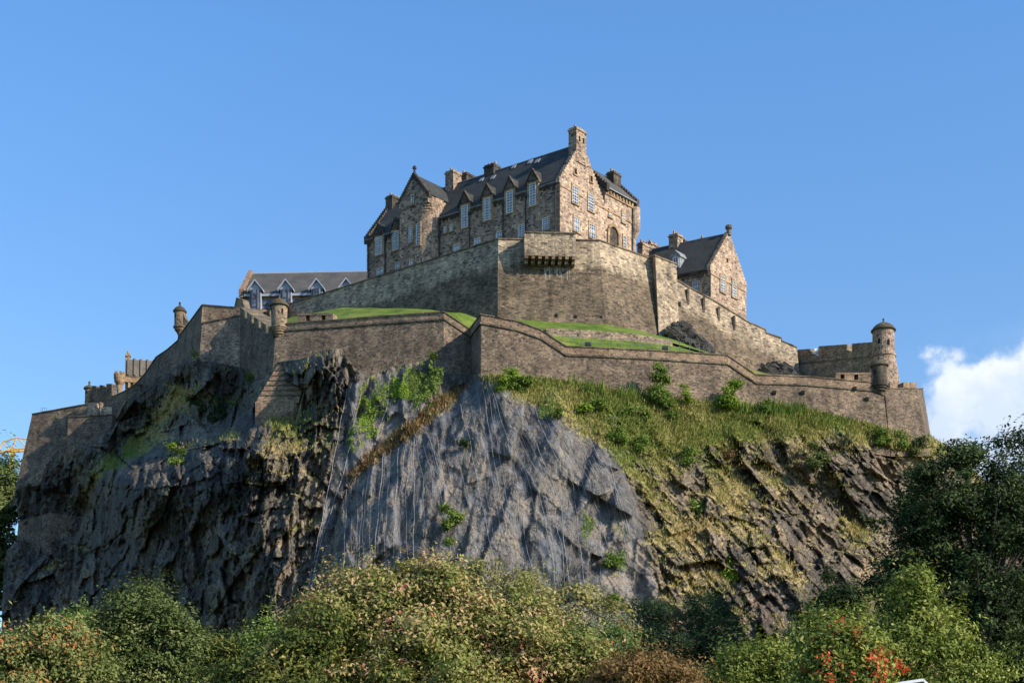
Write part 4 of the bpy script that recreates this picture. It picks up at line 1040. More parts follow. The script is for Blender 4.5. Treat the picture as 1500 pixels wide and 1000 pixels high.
for px, py, hp in ((781.4, 285.6, 32), (747.6, 296.5, 32), (714.7, 307, 32), (682, 317.5, 32), (581, 353, 27), (556, 360.5, 26)): dormer(px, py, hp)
# corbel table and gutters under the eaves, broken by the dormers
EV = []
for s0_, s1_ in ((.3, 25.6), (33.6, LEN - .2)):
    cuts = [s0_] + [v for d_ in sorted(DS) if s0_ < d_ < s1_ for v in (d_ - 1.15, d_ + 1.15)] + [s1_]
    EV += [(cuts[k], cuts[k + 1]) for k in range(0, len(cuts), 2) if cuts[k + 1] - cuts[k] > .3]
for s0_, s1_ in EV:
    mb = MB(); mb.box(Q(s0_, -.25, ZE - .55), e1 * (s1_ - s0_), e2 * .27, UP * .25)
    x = s0_
    while x < s1_ - .4: mb.box(Q(x, -.2, ZE - .95), e1 * .32, e2 * .22, UP * .4); x += .8
    mb.build('corbel_course', M['sooty'], H)
    mb = MB(); mb.box(Q(s0_, -.5, ZE - .28), e1 * (s1_ - s0_), e2 * .16, UP * .1); mb.build('gutter', M['lead'], H)
# plain windows on the long face
for px, py, w_, h_, c_, r_ in ((800, 328, 1.35, 2.0, 4, 6), (764, 338, 1.3, 2.0, 4, 6), (732, 344.5, 1.3, 1.25, 4, 3), (700, 354, 1.3, 1.2, 4, 3), (670, 363.3, 1.35, 1.3, 4, 3),
                               (652.5, 337, .6, 1.1, 2, 4), (661.5, 334, .6, 1.2, 2, 4), (557, 398, 1.4, 1.25, 4, 3), (584.5, 389, 1.4, 1.2, 4, 3)):
    s, zc = hit(px, py, O, e1); window(H, Q(s, 0, zc - h_ / 2), e1, -e2 if (-e2).dot(n1) > 0 else e2, w_, h_, c_, r_)
# downpipes
for px in (815, 771, 738, 689, 645, 565.5, 541, 589):
    s, _z = hit(px, 300, O, e1)
    mb = MB(); mb.tube([Q(s, -.22, ZB + 2), Q(s, -.22, ZE - .9)], .11, 8); mb.box(Q(s - .2, -.4, ZE - 1.2), e1 * .4, e2 * .35, UP * .45); mb.build('downpipe', M['iron'], H)
# projecting gabled tower
TP = -2.4
Op = Q(0, TP, 0)
sR, zE = hit(627, 285, Op, e1); sL, _z = hit(584, 296, Op, e1); sM = (sR + sL) / 2; zP = hit(605, 258, Op, e1)[1]
zC = ZY(318, 240)
mb = MB(); d_in = e2 * 7.6
mb.prism([Q(sR, TP, zC), Q(sL, TP, zC), Q(sL, TP, zE), Q(sM, TP, zP), Q(sR, TP, zE)], d_in)
mb.build('tower_wall', M['hall'], H)
mb = MB(); R_ = 2.3; arc = []
for k in range(13):
    a_ = math.pi / 2 * k / 12
    arc.append((sR + R_ - R_ * math.cos(a_) - .25, TP + R_ - R_ * math.sin(a_) + .12))
mb.prism([Q(x, y, ZB) for x, y in [(sR - .25, 1.0)] + arc + [(sL - .12, TP + .12), (sL - .12, 1.0)]], (0, 0, zC + 1.2 - ZB))
mb.build('stair_turret', M['hall'], H)
mb = MB()                                                 # oversailing courses where the round corner turns square
for k in range(6):
    r = R_ - .36 * (k + 1); r = max(r, .15)
    ar = [(sR + r - r * math.cos(math.pi / 2 * i / 8) - .1, TP + r - r * math.sin(math.pi / 2 * i / 8) + .03) for i in range(9)]
    mb.prism([Q(x, y, zC + 1.2 - 2.4 + k * .4) for x, y in [(sR - .1, .8)] + ar + [(sR + 3, TP + .03), (sR + 3, .8)]], (0, 0, .4 - .005 * k))
mb.build('corbel_course', M['hall'], H)
mb = MB(); crow(mb, Q(sL + .2, TP + .3, zE), Q(sM, TP + .3, zP + .3), e2, .7, 13, base=.4); mb.build('crow_steps', M['sooty'], H)
mb = MB(); crow(mb, Q(sR - .2, TP + .3, zE), Q(sM, TP + .3, zP + .3), e2, .7, 13, base=.4); mb.build('crow_steps', M['sooty'], H)
mb = MB(); mb.lathe((Q(sM, TP + .3, 0).x, Q(sM, TP + .3, 0).y), [(.08, zP + 1.9), (.32, zP + 1.6), (.36, zP + 1.3), (.16, zP + 1.1), (.3, zP + .3)], 8)
mb.build('finial', M['sooty'], H)
mb = MB(); slp = (zP - zE) / (sM - sR) if sM > sR else 1
for a_ in (sR - .25, sL + .25):
    p, q = Q(a_, TP + .6, zE + .05), Q(sM, TP + .6, zP + .15)
    mb.prism([p, q, q + UP * .25, p + UP * .25], e2 * 7.5)
mb.build('roof', M['slate'], H)
for px, py, w_, h_ in ((601, 343, .75, 2.9), (612, 343, .75, 3.7)):
    s, zc = hit(px, py, Op, e1); window(H, Q(s, TP + .12, zc - h_ / 2), e1, n1, w_, h_, 2, 8)
s, zc = hit(604.5, 293, Op, e1); window(H, Q(s, TP, zc - .8), e1, n1, .6, 1.7, 1, 3)
s, zc = hit(602, 385, Op, e1); window(H, Q(s, TP + .12, zc - .6), e1, n1, .8, 1.2, 2, 3)
# openings of the sunny gable
for px, py, w_, h_, c_, r_ in ((842, 286, 1.45, 2.75, 3, 6), (865, 297.3, 1.45, 2.75, 3, 6), (844, 329.5, 1.45, 2.3, 3, 5), (867, 339, 1.45, 2.3, 3, 5), (912.5, 319, .75, 1.7, 2, 4), (914.5, 355, .8, 2.0, 2, 4), (893.5, 314, .75, 1.0, 2, 2)):
    s, zc = hit(px, py, O, e2); window(H, Q(0, s, zc - h_ / 2) + n2 * .04, e2, n2, w_, h_, c_, r_)
for px, py in ((842.5, 252), (865.5, 263)):
    s, zc = hit(px, py, O, e2)
    mb = MB(); mb.box(Q(0, s - .28, zc - .45) + n2 * .03, e2 * .56, n2 * .03, UP * .95); v_ = mb.build('vent', M['void'], H)
    mb = MB(); surround_mesh(mb, Q(0, s, zc - .45) + n2 * .04, e2, n2, .56, .95, .16, .09); mb.build('surround', M['surround'], v_)
s, zc = hit(897.6, 349, O, e2)
mb = MB(); pts = []
for k in range(13): a_ = math.pi * k / 12; pts.append(Q(0, s + 1.25 * math.cos(a_), zc + .5 + 1.35 * math.sin(a_)) + n2 * .05)
mb.prism([Q(0, s - 1.25, ZB + 3) + n2 * .05, Q(0, s + 1.25, ZB + 3) + n2 * .05] + pts, n2 * .02); ar_ = mb.build('arched_recess', M['sooty'], H)  # flat dark panel; its tone stands in for shade inside a deep recess
mb = MB()
for k in range(12):
    a0, a1 = math.pi * k / 12, math.pi * (k + 1) / 12
    mb.prism([Q(0, s + r * math.cos(a), zc + .5 + r * 1.08 * math.sin(a)) for r, a in ((1.2, a0), (1.6, a0), (1.6, a1), (1.2, a1))], n2 * .3)
mb.box(Q(0, s - 1.6, ZB + 3), e2 * .4, n2 * .3, UP * (zc + .5 - ZB - 3)); mb.box(Q(0, s + 1.2, ZB + 3), e2 * .4, n2 * .3, UP * (zc + .5 - ZB - 3))
mb.build('surround', M['surround'], ar_)
mb = MB()                                                  # string courses across the gable
mb.box(Q(0, .1, ZE - .9) + n2 * .03, e2 * 3.0, n2 * .12, UP * .22); mb.box(Q(0, 4.2, ZE - .9) + n2 * .03, e2 * 1.5, n2 * .12, UP * .22); mb.box(Q(0, 8.4, ZE - .9) + n2 * .03, e2 * (TW - 8.4), n2 * .12, UP * .22)
mb.build('string_course', M['surround'], H)
# right wing
zW = hit(916, 289, O, e2)[1]; TW0 = 11.5; DW = 9.0; zWR = zW + 4.6
mb = MB()
mb.prism([Q(-.02, TW0, ZB), Q(-.02, TW0, zW), Q(DW / 2, TW0, zWR), Q(DW, TW0, zW), Q(DW, TW0, ZB)], e2 * (TW - TW0))
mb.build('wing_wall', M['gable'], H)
mb = MB()
for a_, b_ in ((-.45, DW / 2), (DW + .3, DW / 2)):
    z0_ = zW - .35
    p, q = Q(a_, TW0 + .3, z0_ + .1), Q(b_, TW0 + .3, zWR + .15)
    mb.prism([p, q, q + UP * .22, p + UP * .22], e2 * (TW - TW0 - .6))
mb.build('roof', M['slate_pale'], H)
mb = MB(); mb.box(Q(-.5, TW0 + .3, zW - .3), e2 * (TW - TW0 - .5), e1 * .18, UP * .14); mb.build('gutter', M['lead'], H)
for tt in (TW0 + .2, TW - .1):
    for ss in (-.5, DW + .3):
        mb = MB(); crow(mb, Q(ss, tt, zW - .2), Q(DW / 2, tt, zWR + .3), e2, .7, 11); mb.build('crow_steps', M['sooty'], H)
mb = MB()
x = TW0 + .3
while x < TW - .4: mb.box(Q(-.22, x, zW - 1.0), e2 * .36, e1 * .22, UP * .55); x += .85
mb.box(Q(-.2, TW0, zW - 1.25), e2 * (TW - TW0), e1 * .2, UP * .22); mb.build('corbel_course', M['surround'], H)
mb = MB(); cpt = Q(.2, TW - .1, 0); mb.lathe((cpt.x, cpt.y), [(1.0, zW - 1.0), (1.0, zW - 4.6), (.75, zW - 5.2), (.35, zW - 6.0), (.1, zW - 6.6)], 16); mb.build('corner_corbel', M['gable'], H)
s_, _z = hit(925.5, 330, O, e2); mb = MB(); mb.tube([Q(-.2, s_, ZB + 2), Q(-.2, s_, zW - 1.3)], .1, 8); mb.build('downpipe', M['iron'], H)
# chimneys
c = Q(.55, TM - .35, 0); chimney(H, c, e1, e2, 1.5, 2.5, ZA - 3.0, ZY(192, 226.5), 2, 'hall')
mb = MB()
for k in (-.85, .15): mb.box(Q(-.24, TM + k - .16, ZA + .35), e2 * .32, -e1 * .03, UP * .8)
mb.build('flue_opening', M['void'], H)
for px, pyt, la, lb, pots, sh in ((667, 254, 1.7, 3.0, 3, 'hall'), (684, 257, 1.9, 2.4, 3, 'sooty'), (721, 243, 2.0, 1.7, 3, 'sooty')):
    R0 = Q(0, TM + (.3 if px != 684 else 2.2), 0); s_, zt = hit(px, pyt, R0, e1); pt = Q(s_, TM + (.3 if px != 684 else 2.2), 0)
    chimney(H, pt, e1, e2, la, lb, ZA - 3, zt, pots, sh)
R0 = Q(LEN - .6, TM + .4, 0); chimney(H, R0, e1, e2, 1.5, 2.6, ZA - 2, ZY(290, 249), 3, 'sooty')
R0 = Q(3.2, TW - 1.5, 0); chimney(H, R0, e1, e2, 1.4, 2.0, zWR - 3.5, ZY(254, R0.y), 3, 'sooty')
R0 = Q(DW / 2, 0, 0)

# ---- gabled house on the right
O = A(1041, 400, 232); O.z = 0
f2 = Vector((.66, .75, 0)).normalized(); f1 = Vector((-1.8, 1, 0)).normalized()
fn2 = Vector((f2.y, -f2.x, 0)); 
sR_, zRe = hit(1093, 418, O, f2); zEv = ZY(393, 232); WD = sR_; zBs = ZY(480, 232)
zAp = hit(1064, 343, O, f2)[1]; sA = WD * .5
G = thing('gabled_house', (O.x, O.y, zBs), 'smaller stone house with steep slate roof and gable, right of the great block', 'building')
def Q2(s, t, z): return Vector((O.x + f1.x * s + f2.x * t, O.y + f1.y * s + f2.y * t, z))
LG = 16.5
mb = MB(); mb.prism([Q2(0, 0, zBs - 4), Q2(0, WD, zBs - 4), Q2(0, WD, zEv), Q2(0, sA, zAp), Q2(0, 0, zEv)], f1 * LG); mb.build('wall', M['hall'], G)
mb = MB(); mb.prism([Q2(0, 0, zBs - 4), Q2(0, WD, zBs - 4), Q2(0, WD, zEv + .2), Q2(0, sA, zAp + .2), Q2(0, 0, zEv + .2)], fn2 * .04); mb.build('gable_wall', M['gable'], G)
mb = MB(); k_ = (zAp - zEv) / sA
for a_, sg in ((-.35, 1), (WD + .35, -1)):
    p, q = Q2(.4, a_, zEv - .35 * k_ + .15), Q2(.4, sA, zAp + .15)
    mb.prism([p, q, q + UP * .25, p + UP * .25], f1 * (LG - .4))
mb.build('roof', M['slate'], G)
mb = MB(); mb.box(Q2(.4, sA - .12, zAp + .32), f1 * (LG - .5), f2 * .24, UP * .12); mb.build('ridge', M['lead'], G)
for t_ in (-.15, WD + .15):
    mb = MB(); crow(mb, Q2(.26, t_, zEv), Q2(.26, sA, zAp + .3), f1, .62, 18, base=.3); mb.build('crow_steps', M['gable'], G)
mb = MB(); p = Q2(0, sA, 0); mb.lathe((p.x, p.y), [(.3, zAp + 1.75), (.55, zAp + 1.6), (.6, zAp + 1.15), (.35, zAp + .9), (.45, zAp)], 8)
mb.build('finial', M['coping'], G)
mb = MB(); mb.box(Q2(.3, -.2, zEv - .6), f1 * (LG - .5), f2 * .2, UP * .25)
x = .4
while x < LG - .5: mb.box(Q2(x, -.18, zEv - 1.05), f1 * .35, f2 * .2, UP * .45); x += .85
mb.box(Q2(.3, -.42, zEv - .35), f1 * (LG - .5), f2 * .12, UP * .12); mb.build('corbel_course', M['sooty'], G)
s, zc = hit(1020, 420, O, f1); window(G, Q2(s, 0, zc - .9), f1, oriented(f1), 1.25, 1.8, 3, 5)
for px, py in ((1058, 417), (1075, 424.5)):
    s, zc = hit(px, py, O, f2); window(G, Q2(0, s, zc - 1.3) + fn2 * .04, f2, fn2, 1.3, 2.7, 3, 6)
s, zc = hit(1065, 382, O, f2); mb = MB(); mb.box(Q2(0, s - .25, zc - .3) + fn2 * .03, f2 * .5, fn2 * .03, UP * .7); mb.build('vent', M['void'], G)
mb = MB(); z_ = hit(1042, 401.5, O, f2)[1]; mb.box(Q2(0, 0, z_ - .1) + fn2 * .03, f2 * WD, fn2 * .12, UP * .2); mb.build('string_course', M['surround'], G)
# white dormer
s, zc = hit(993, 384, Q2(0, 1.2, 0), f1)
mb = MB(); hw = .66; b_ = Q2(s, .6, zc - 1.2)
mb.prism([Q2(s - hw, .6, zc - 1.2), Q2(s + hw, .6, zc - 1.2), Q2(s + hw, .6, zc + .9), Q2(s, .6, zc + 1.6), Q2(s - hw, .6, zc + .9)], f2 * 3.5); dm = mb.build('dormer', M['lead'], G)
mb = MB()
for sg in (-1, 1):
    p, q = Q2(s + sg * (hw + .2), .4, zc + .65), Q2(s, .4, zc + 1.65); mb.prism([p, q, q + UP * .18, p + UP * .18], f2 * 3.6)
mb.build('dormer_roof', M['lead'], dm)
mb = MB(); win_mesh(mb, Q2(s, .6, zc - 1.0), f1, oriented(f1), .95, 1.6, 2, 4); mb.build('window', [M['glass'], M['white']], dm)
for px, py, la, lb, dt, m_ in ((990, 344.5, 1.6, 1.6, .6, 'hall'), (1001, 353.5, 1.4, 1.4, 3.5, 'sooty'), (1031, 352, 1.2, 2.2, 3.4, 'sooty')):
    R0 = Q2(0, sA + dt - .5, 0); s_, zt = hit(px, py, R0, f1); p = Q2(s_, sA + dt - .5, 0); chimney(G, p, f1, f2, la, lb, zAp - 3.2, zt, 3 if px == 990 else 2, m_)
# house behind, only its slate roof and chimneys show
O3 = Q2(LG, 1.0, 0)
B3_ = thing('rear_house', (O3.x, O3.y, zBs), 'low slate roof with broad chimneys between the great block and the gabled house', 'building')
z3, zr = ZY(400, O3.y), ZY(373, O3.y + 3)
mb = MB(); mb.prism([Q2(LG, .6, zBs - 2), Q2(LG, 8, zBs - 2), Q2(LG, 8, z3), Q2(LG, 4.3, zr), Q2(LG, .6, z3)], f1 * 9); mb.build('wall', M['hall'], B3_)
mb = MB()
for a_ in (.3, 8.3):
    p, q = Q2(LG + .1, a_, z3), Q2(LG + .1, 4.3, zr + .1); mb.prism([p, q, q + UP * .25, p + UP * .25], f1 * 9)
mb.build('roof', M['slate'], B3_)
for px, py, la, lb, tt in ((945.5, 359, 1.0, 3.2, 4.3), (956, 358, 1.2, 3.0, 7.0)):
    R0 = Q2(LG, tt, 0); s_, zt = hit(px, py, R0, f1); chimney(B3_, Q2(LG + s_, tt, 0), f1, f2, la, lb, zr - 4, zt, 4 if px < 950 else 2, 'hall')

# ---- grey modern house on the left
Ya = 268.0
def P3(px, py, dy=0): return A(px, py, Ya + dy)
Gm = thing('dormered_house', tuple(P3(354, 470)), 'long low house with pale slate roof and grey glazed dormers, left of the great block', 'building')
ex = Vector((1, -.05, 0)).normalized(); eb = Vector((.05, 1, 0))
xl, xr_ = P3(351, 430).x, P3(548, 430).x; ze_, zr_ = ZY(432.5, Ya), ZY(404, Ya + 7)
Og = Vector((xl, Ya, 0)); Lg = (xr_ - xl)
def Q3(u, v, z): return Og + ex * u + eb * v + UP * z
mb = MB(); mb.prism([Q3(0, 0, ze_ - 9), Q3(0, 0, ze_), Q3(0, 7, zr_), Q3(0, 14, ze_), Q3(0, 14, ze_ - 9)], ex * Lg); mb.build('wall', M['surround'], Gm)
mb = MB()
for v in (-.5, 14.5):
    p, q = Q3(1.0, v, ze_ - .1), Q3(1.0, 7, zr_ + .12); mb.prism([p, q, q + UP * .25, p + UP * .25], ex * (Lg - 1.8))
mb.build('roof', M['slate_pale'], Gm)
mb = MB(); mb.box(Q3(1.0, 6.85, zr_ + .3), ex * (Lg - 1.8), eb * .3, UP * .2); mb.box(Q3(1.0, -.75, ze_ - .5), ex * (Lg - 1.8), eb * .3, UP * .45); mb.build('gutter', M['grey_render'], Gm)
for u in (0.05, Lg - .75):
    mb = MB(); p, q = Q3(u, -.9, ze_ - .2), Q3(u, 7, zr_ + .1); mb.prism([p - UP * .5, q - UP * .5, q + UP * 1.0, p + UP * 1.0], ex * .8)
    p, q = Q3(u, 14.5, ze_ - .2), Q3(u, 7, zr_ + .1); mb.prism([p - UP * .5, q - UP * .5, q + UP * 1.0, p + UP * 1.0], ex * .8); mb.build('gable_coping', M['parapet'], Gm)
mb = MB(); mb.box(Q3(1.2, -.12, ze_ - 2.6), ex * (Lg - 2.4), eb * .1, UP * 1.7); gl = mb.build('window_band', M['glass'], Gm)
mb = MB()
for k in range(18): mb.box(Q3(1.2 + k * (Lg - 2.5) / 17, -.22, ze_ - 2.6), ex * .12, eb * .1, UP * 1.7)
mb.box(Q3(1.2, -.2, ze_ - 2.75), ex * (Lg - 2.4), eb * .25, UP * .15); mb.build('frame', M['dark_panel'], gl)
for px in (375, 420, 465.5, 509):
    u = P3(px, 430, -1).x - xl; hw = 1.05; zd = ze_ + .6
    mb = MB(); mb.prism([Q3(u - hw, -1.2, zd - 4.6), Q3(u + hw, -1.2, zd - 4.6), Q3(u + hw, -1.2, zd), Q3(u, -1.2, zd + 1.4), Q3(u - hw, -1.2, zd)], eb * 5.2); dm = mb.build('dormer', M['grey_render'], Gm)
    mb = MB()
    for sg in (-1, 1):
        p, q = Q3(u + sg * (hw + .45), -1.7, zd - .35), Q3(u, -1.7, zd + 1.5); mb.prism([p, q, q + UP * .3, p + UP * .3], eb * 6)
    mb.build('dormer_roof', M['grey_render'], dm)
    mb = MB(); mb.prism([Q3(u - .85, -1.3, zd - 4.5), Q3(u - .5, -1.75, zd - 4.5), Q3(u + .5, -1.75, zd - 4.5), Q3(u + .85, -1.3, zd - 4.5)], (0, 0, 4.3), 0)
    for a_, b_ in ((-.85, -1.3), (-.5, -1.75), (.5, -1.75), (.85, -1.3)): mb.box(Q3(u + a_ - .08, b_ - .1, zd - 4.5), ex * .16, eb * .16, UP * 4.35, 1)
    for z_ in (1.0, 2.6): mb.box(Q3(u - .5, -1.83, zd - 4.5 + z_), ex * 1.0, eb * .1, UP * .12, 1)
    mb.build('window', [M['glass'], M['dark_panel']], dm)

# ---- small stone-tiled house, far left
Yh = 268.0
Gs = thing('tiled_house', tuple(A(180, 590, Yh)), 'small sunlit house with ribbed stone-tile roof on the far left skyline', 'building')
a0 = A(183, 556, Yh); rt = Vector((1, .25, 0)).normalized(); bk = Vector((-.25, 1, 0)).normalized()
L_ = 9.5; z0_, z1_ = ZY(552.5, Yh), ZY(529, Yh + 3.5)
mb = MB(); mb.prism([a0 + UP * (ZY(600, Yh) - a0.z), Vector((a0.x, a0.y, z0_)), Vector((a0.x, a0.y, z1_)) + bk * 3.5, Vector((a0.x, a0.y, z0_)) + bk * 7, Vector((a0.x, a0.y, ZY(600, Yh))) + bk * 7], rt * L_); mb.build('wall', M['surround'], Gs)
mb = MB()
p0 = Vector((a0.x, a0.y, z0_ + .05)) - bk * .3; p1 = Vector((a0.x, a0.y, z1_ + .2)) + bk * 3.5
mb.prism([p0, p1, p1 + UP * .2, p0 + UP * .2], rt * L_)
p2 = Vector((a0.x, a0.y, z0_ + .05)) + bk * 7.3; mb.prism([p2, p1, p1 + UP * .2, p2 + UP * .2], rt * L_)
for k in range(8): mb.tube([p0 + rt * (.5 + k * 1.2) + UP * .25, p1 + rt * (.5 + k * 1.2) + UP * .25], .28, 6)
mb.build('roof', M['stone_tile'], Gs)
mb = MB(); mb.box(Vector((a0.x, a0.y, z0_ - 1.0)) - rt * .4 - bk * .6, rt * (L_ + .4), bk * .5, UP * .9)
for k in range(9): mb.box(Vector((a0.x, a0.y, z0_ - 2.0)) + rt * (.6 + k * .95) - bk * .5, rt * .4, bk * .5, UP * .99)
mb.build('parapet', M['surround'], Gs)
cc = A(175, 560, Yh - .6); mb = MB(); mb.lathe((cc.x, cc.y), [(1.05, ZY(550, Yh)), (1.05, ZY(556, Yh)), (1.0, ZY(556.3, Yh)), (.95, ZY(561, Yh)), (.6, ZY(566, Yh)), (.5, ZY(590, Yh))], 16)
for k in range(6):
    a_ = k * math.pi / 3; mb.box(Vector((cc.x + .8 * math.cos(a_) - .2, cc.y + .8 * math.sin(a_) - .2, ZY(550, Yh) - .01)), (.42, 0, 0), (0, .42, 0), (0, 0, .4))
mb.build('corner_turret', M['surround'], Gs)
chimney(Gs, p1 + rt * .5, rt, bk, .8, 1.0, z1_ - 4, ZY(518.5, Yh + 3.5), 1, 'surround')

# rail frame at far left battery
t = thing('guard_rail', tuple(A(60, 604, 263)), 'tiny steel guard rail on top of the far left wall', 'railing')
mb = MB()
for x in (60, 62.5, 65.5, 68): c = A(x, 606, 263); mb.tube([c - UP * .2, c + UP * 1.1], .035, 5)
c0, c1 = A(60, 606, 263), A(68, 606, 263); mb.tube([c0 + UP * 1.05, c1 + UP * 1.05], .03, 5); mb.tube([c0 + UP * .5, c1 + UP * .5], .03, 5)
mb.build('rail', M['rail'], t)
# yellow crane beyond
Yc = 340
t = thing('crane', tuple(A(17, 760, Yc)), 'yellow lattice crane jib showing over the trees at the left edge', 'crane')
mb = MB(); b = lambda p, q, r=.16: mb.tube([A(*p, Yc), A(*q, Yc)], r, 6)
N_ = [(-30, 668), (0, 656), (10, 660.5), (17, 660), (38, 657.5), (60, 655)]
b((-30, 668), (17, 659.5), .3); b((17, 658), (62, 655), .2); b((17, 661), (62, 660), .2)
b((4, 647), (24, 641), .16); b((24, 641), (62, 646), .16); b((24, 641), (17, 659), .18); b((26, 641), (40, 657), .14); b((4, 647), (13, 658), .16); b((4, 647), (-4, 664), .14); b((40, 644), (62, 657), .12)
mb.build('jib', M['yellow'], t)
mb = MB(); mb.box(A(14.5, 667, Yc), (.9, 0, 0), (0, .9, 0), UP * 1.7); mb.tube([A(17, 760, Yc), A(17, 666, Yc)], .35, 8); mb.build('mast', M['yellow'], t)
# white canvas roof corner at the bottom right
Yt = 52
t = thing('canopy', tuple(A(1350, 1010, Yt) - UP * 4), 'white canvas canopy ridge poking up at the bottom right edge', 'tent')
a, b_, c = A(1285, 1002, Yt), A(1352, 993, Yt), A(1363, 1003, Yt)
mb = MB(); bk = Vector((-.6, 4, 0))
mb.prism([a + Vector((0, 0, -.02)), b_, b_ + Vector((0, 0, -.1)), a + Vector((0, 0, -.14))], bk); mb.prism([b_ + Vector((.01, 0, 0)), c + Vector((.25, 0, -.2)), c + Vector((.25, 0, -.3)), b_ + Vector((.01, 0, -.1))], bk)
mb.build('roof', M['canvas'], t)
mb = MB()
for p in (a, c + bk, a + bk, c): mb.tube([Vector((p.x, p.y, 0)), p - UP * .15], .04, 6)
mb.build('pole', M['rail'], t)

# ------------------------------------------------------------------ rockfall nets
def inpoly(x, y, poly):
    r = np.zeros(x.shape, bool); n_ = len(poly)
    for i in range(n_):
        x0, y0 = poly[i]; x1, y1 = poly[(i + 1) % n_]
        c = ((y0 > y) != (y1 > y)) & (x < (x1 - x0) * (y - y0) / (y1 - y0 + 1e-12) + x0)
        r ^= c
    return r
def minf(a, k, ax):
    b = a.copy()
    for d in range(1, k + 1): b = np.minimum(b, np.minimum(np.roll(a, d, ax), np.roll(a, -d, ax)))
    return b
def blur(a, k, ax):
    b = a.copy()
    for d in range(1, k + 1): b = b + np.roll(a, d, ax) + np.roll(a, -d, ax)
    return b / (2 * k + 1)
YN = minf(minf(YR, 1, 1), 2, 0)
for _ in range(2): YN = blur(blur(YN, 1, 1), 3, 0)
YN = np.minimum(YN, YR - 0.03) - 0.16
def netY(px, py):
    j = int(np.argmin(np.abs(PX[NV // 2] - px))); i = int(np.clip(np.searchsorted(PY[:, j], py), 0, NV - 1)); return float(YN[i, j])
NETA = [(508, 567), (530, 556), (560, 548), (600, 537), (622, 531), (645, 548), (640, 575), (610, 612), (570, 640), (530, 668), (505, 710), (480, 800), (462, 990), (425, 990), (447, 884), (487, 690)]
NETB = [(688, 563), (712, 556), (735, 566), (775, 588), (830, 622), (880, 650), (915, 690), (935, 740), (947, 800), (985, 930), (990, 1010), (468, 1010), (482, 800), (508, 712), (535, 690), (580, 655), (630, 610), (665, 580)]
CABA = [[(530, 568), (507, 679), (465, 812), (446, 930)], [(508, 570), (486, 690), (447, 884)], [(572, 546), (566, 600), (548, 650)]]
CABB = [[(562, 664), (555, 740), (548, 815), (545, 900)], [(584, 655), (580, 733), (575, 830)], [(534, 695), (527, 790), (520, 900)], [(508, 716), (504, 812), (500, 900)], [(606, 640), (607, 718), (605, 830)],
        [(674, 592), (688, 643), (699, 704), (718, 795), (730, 870)], [(620, 622), (637, 664), (652, 722), (669, 825)], [(706, 560), (724, 675), (750, 820), (762, 900)], [(717, 558), (742, 639), (757, 704), (773, 812), (790, 860)],
        [(742, 572), (786, 650), (822, 740), (828, 812), (843, 900)], [(782, 592), (800, 643), (840, 711), (848, 790), (867, 930)], [(807, 612), (861, 700), (895, 815), (905, 900)], [(847, 635), (872, 693), (880, 760)], [(894, 680), (911, 760), (922, 840)],
        [(640, 640), (655, 740), (662, 830)], [(742, 640), (790, 720), (812, 830), (815, 900)], [(862, 640), (905, 720), (928, 800)]]
net_g = 'rockfall nets bolted over the cliff'
for poly, cabs, lab in ((NETA, CABA, 'narrow left rockfall net hanging past yellow-green creeper'), (NETB, CABB, 'wide grey rockfall net with hanging cables over the central cliff')):
    t = thing('rockfall_net', tuple(A(poly[0][0], poly[0][1], netY(*poly[0]))), lab, 'net', net_g)
    ins = inpoly(PX, PY, poly)
    q = ins[:-1, :-1] & ins[1:, :-1] & ins[:-1, 1:] & ins[1:, 1:]
    F = FR.reshape(NV - 1, NU - 1, 4)[q]
    ids, inv = np.unique(F, return_inverse=True)
    Vn = np.stack([(PX - 750) * YN / FPX, YN, EYE + (HOR - PY) * YN / FPX], -1).reshape(-1, 3)[ids]
    fastmesh('mesh_sheet', Vn, inv.reshape(F.shape), M['net'], t, smooth=True)
    if len(cabs) > 5:                                   # thinner wires between the main cables
        srt = sorted(cabs, key=lambda c_: c_[0][0])
        cabs = cabs + [[((a_[0] * f_ + b_[0] * (1 - f_)) + 4 * math.sin(a_[1]), a_[1] * f_ + b_[1] * (1 - f_)) for a_, b_ in zip(p_, q_)] for p_, q_ in zip(srt[:-1], srt[1:]) for f_ in (.35, .7)]
    for ci, cb in enumerate(cabs):
        pts = []
        for (xa, ya), (xb, yb_) in zip(cb[:-1], cb[1:]):
            for k in range(8):
                f = k / 8; x = xa + (xb - xa) * f; y = ya + (yb_ - ya) * f; pts.append(A(x + .8 * math.sin(y * .11), y, netY(x, y) - .08))
        mb = MB(); mb.tube(pts, random.uniform(.026, .045) if ci < 17 else random.uniform(.012, .02), 5); mb.build('cable', M['cable'], t)

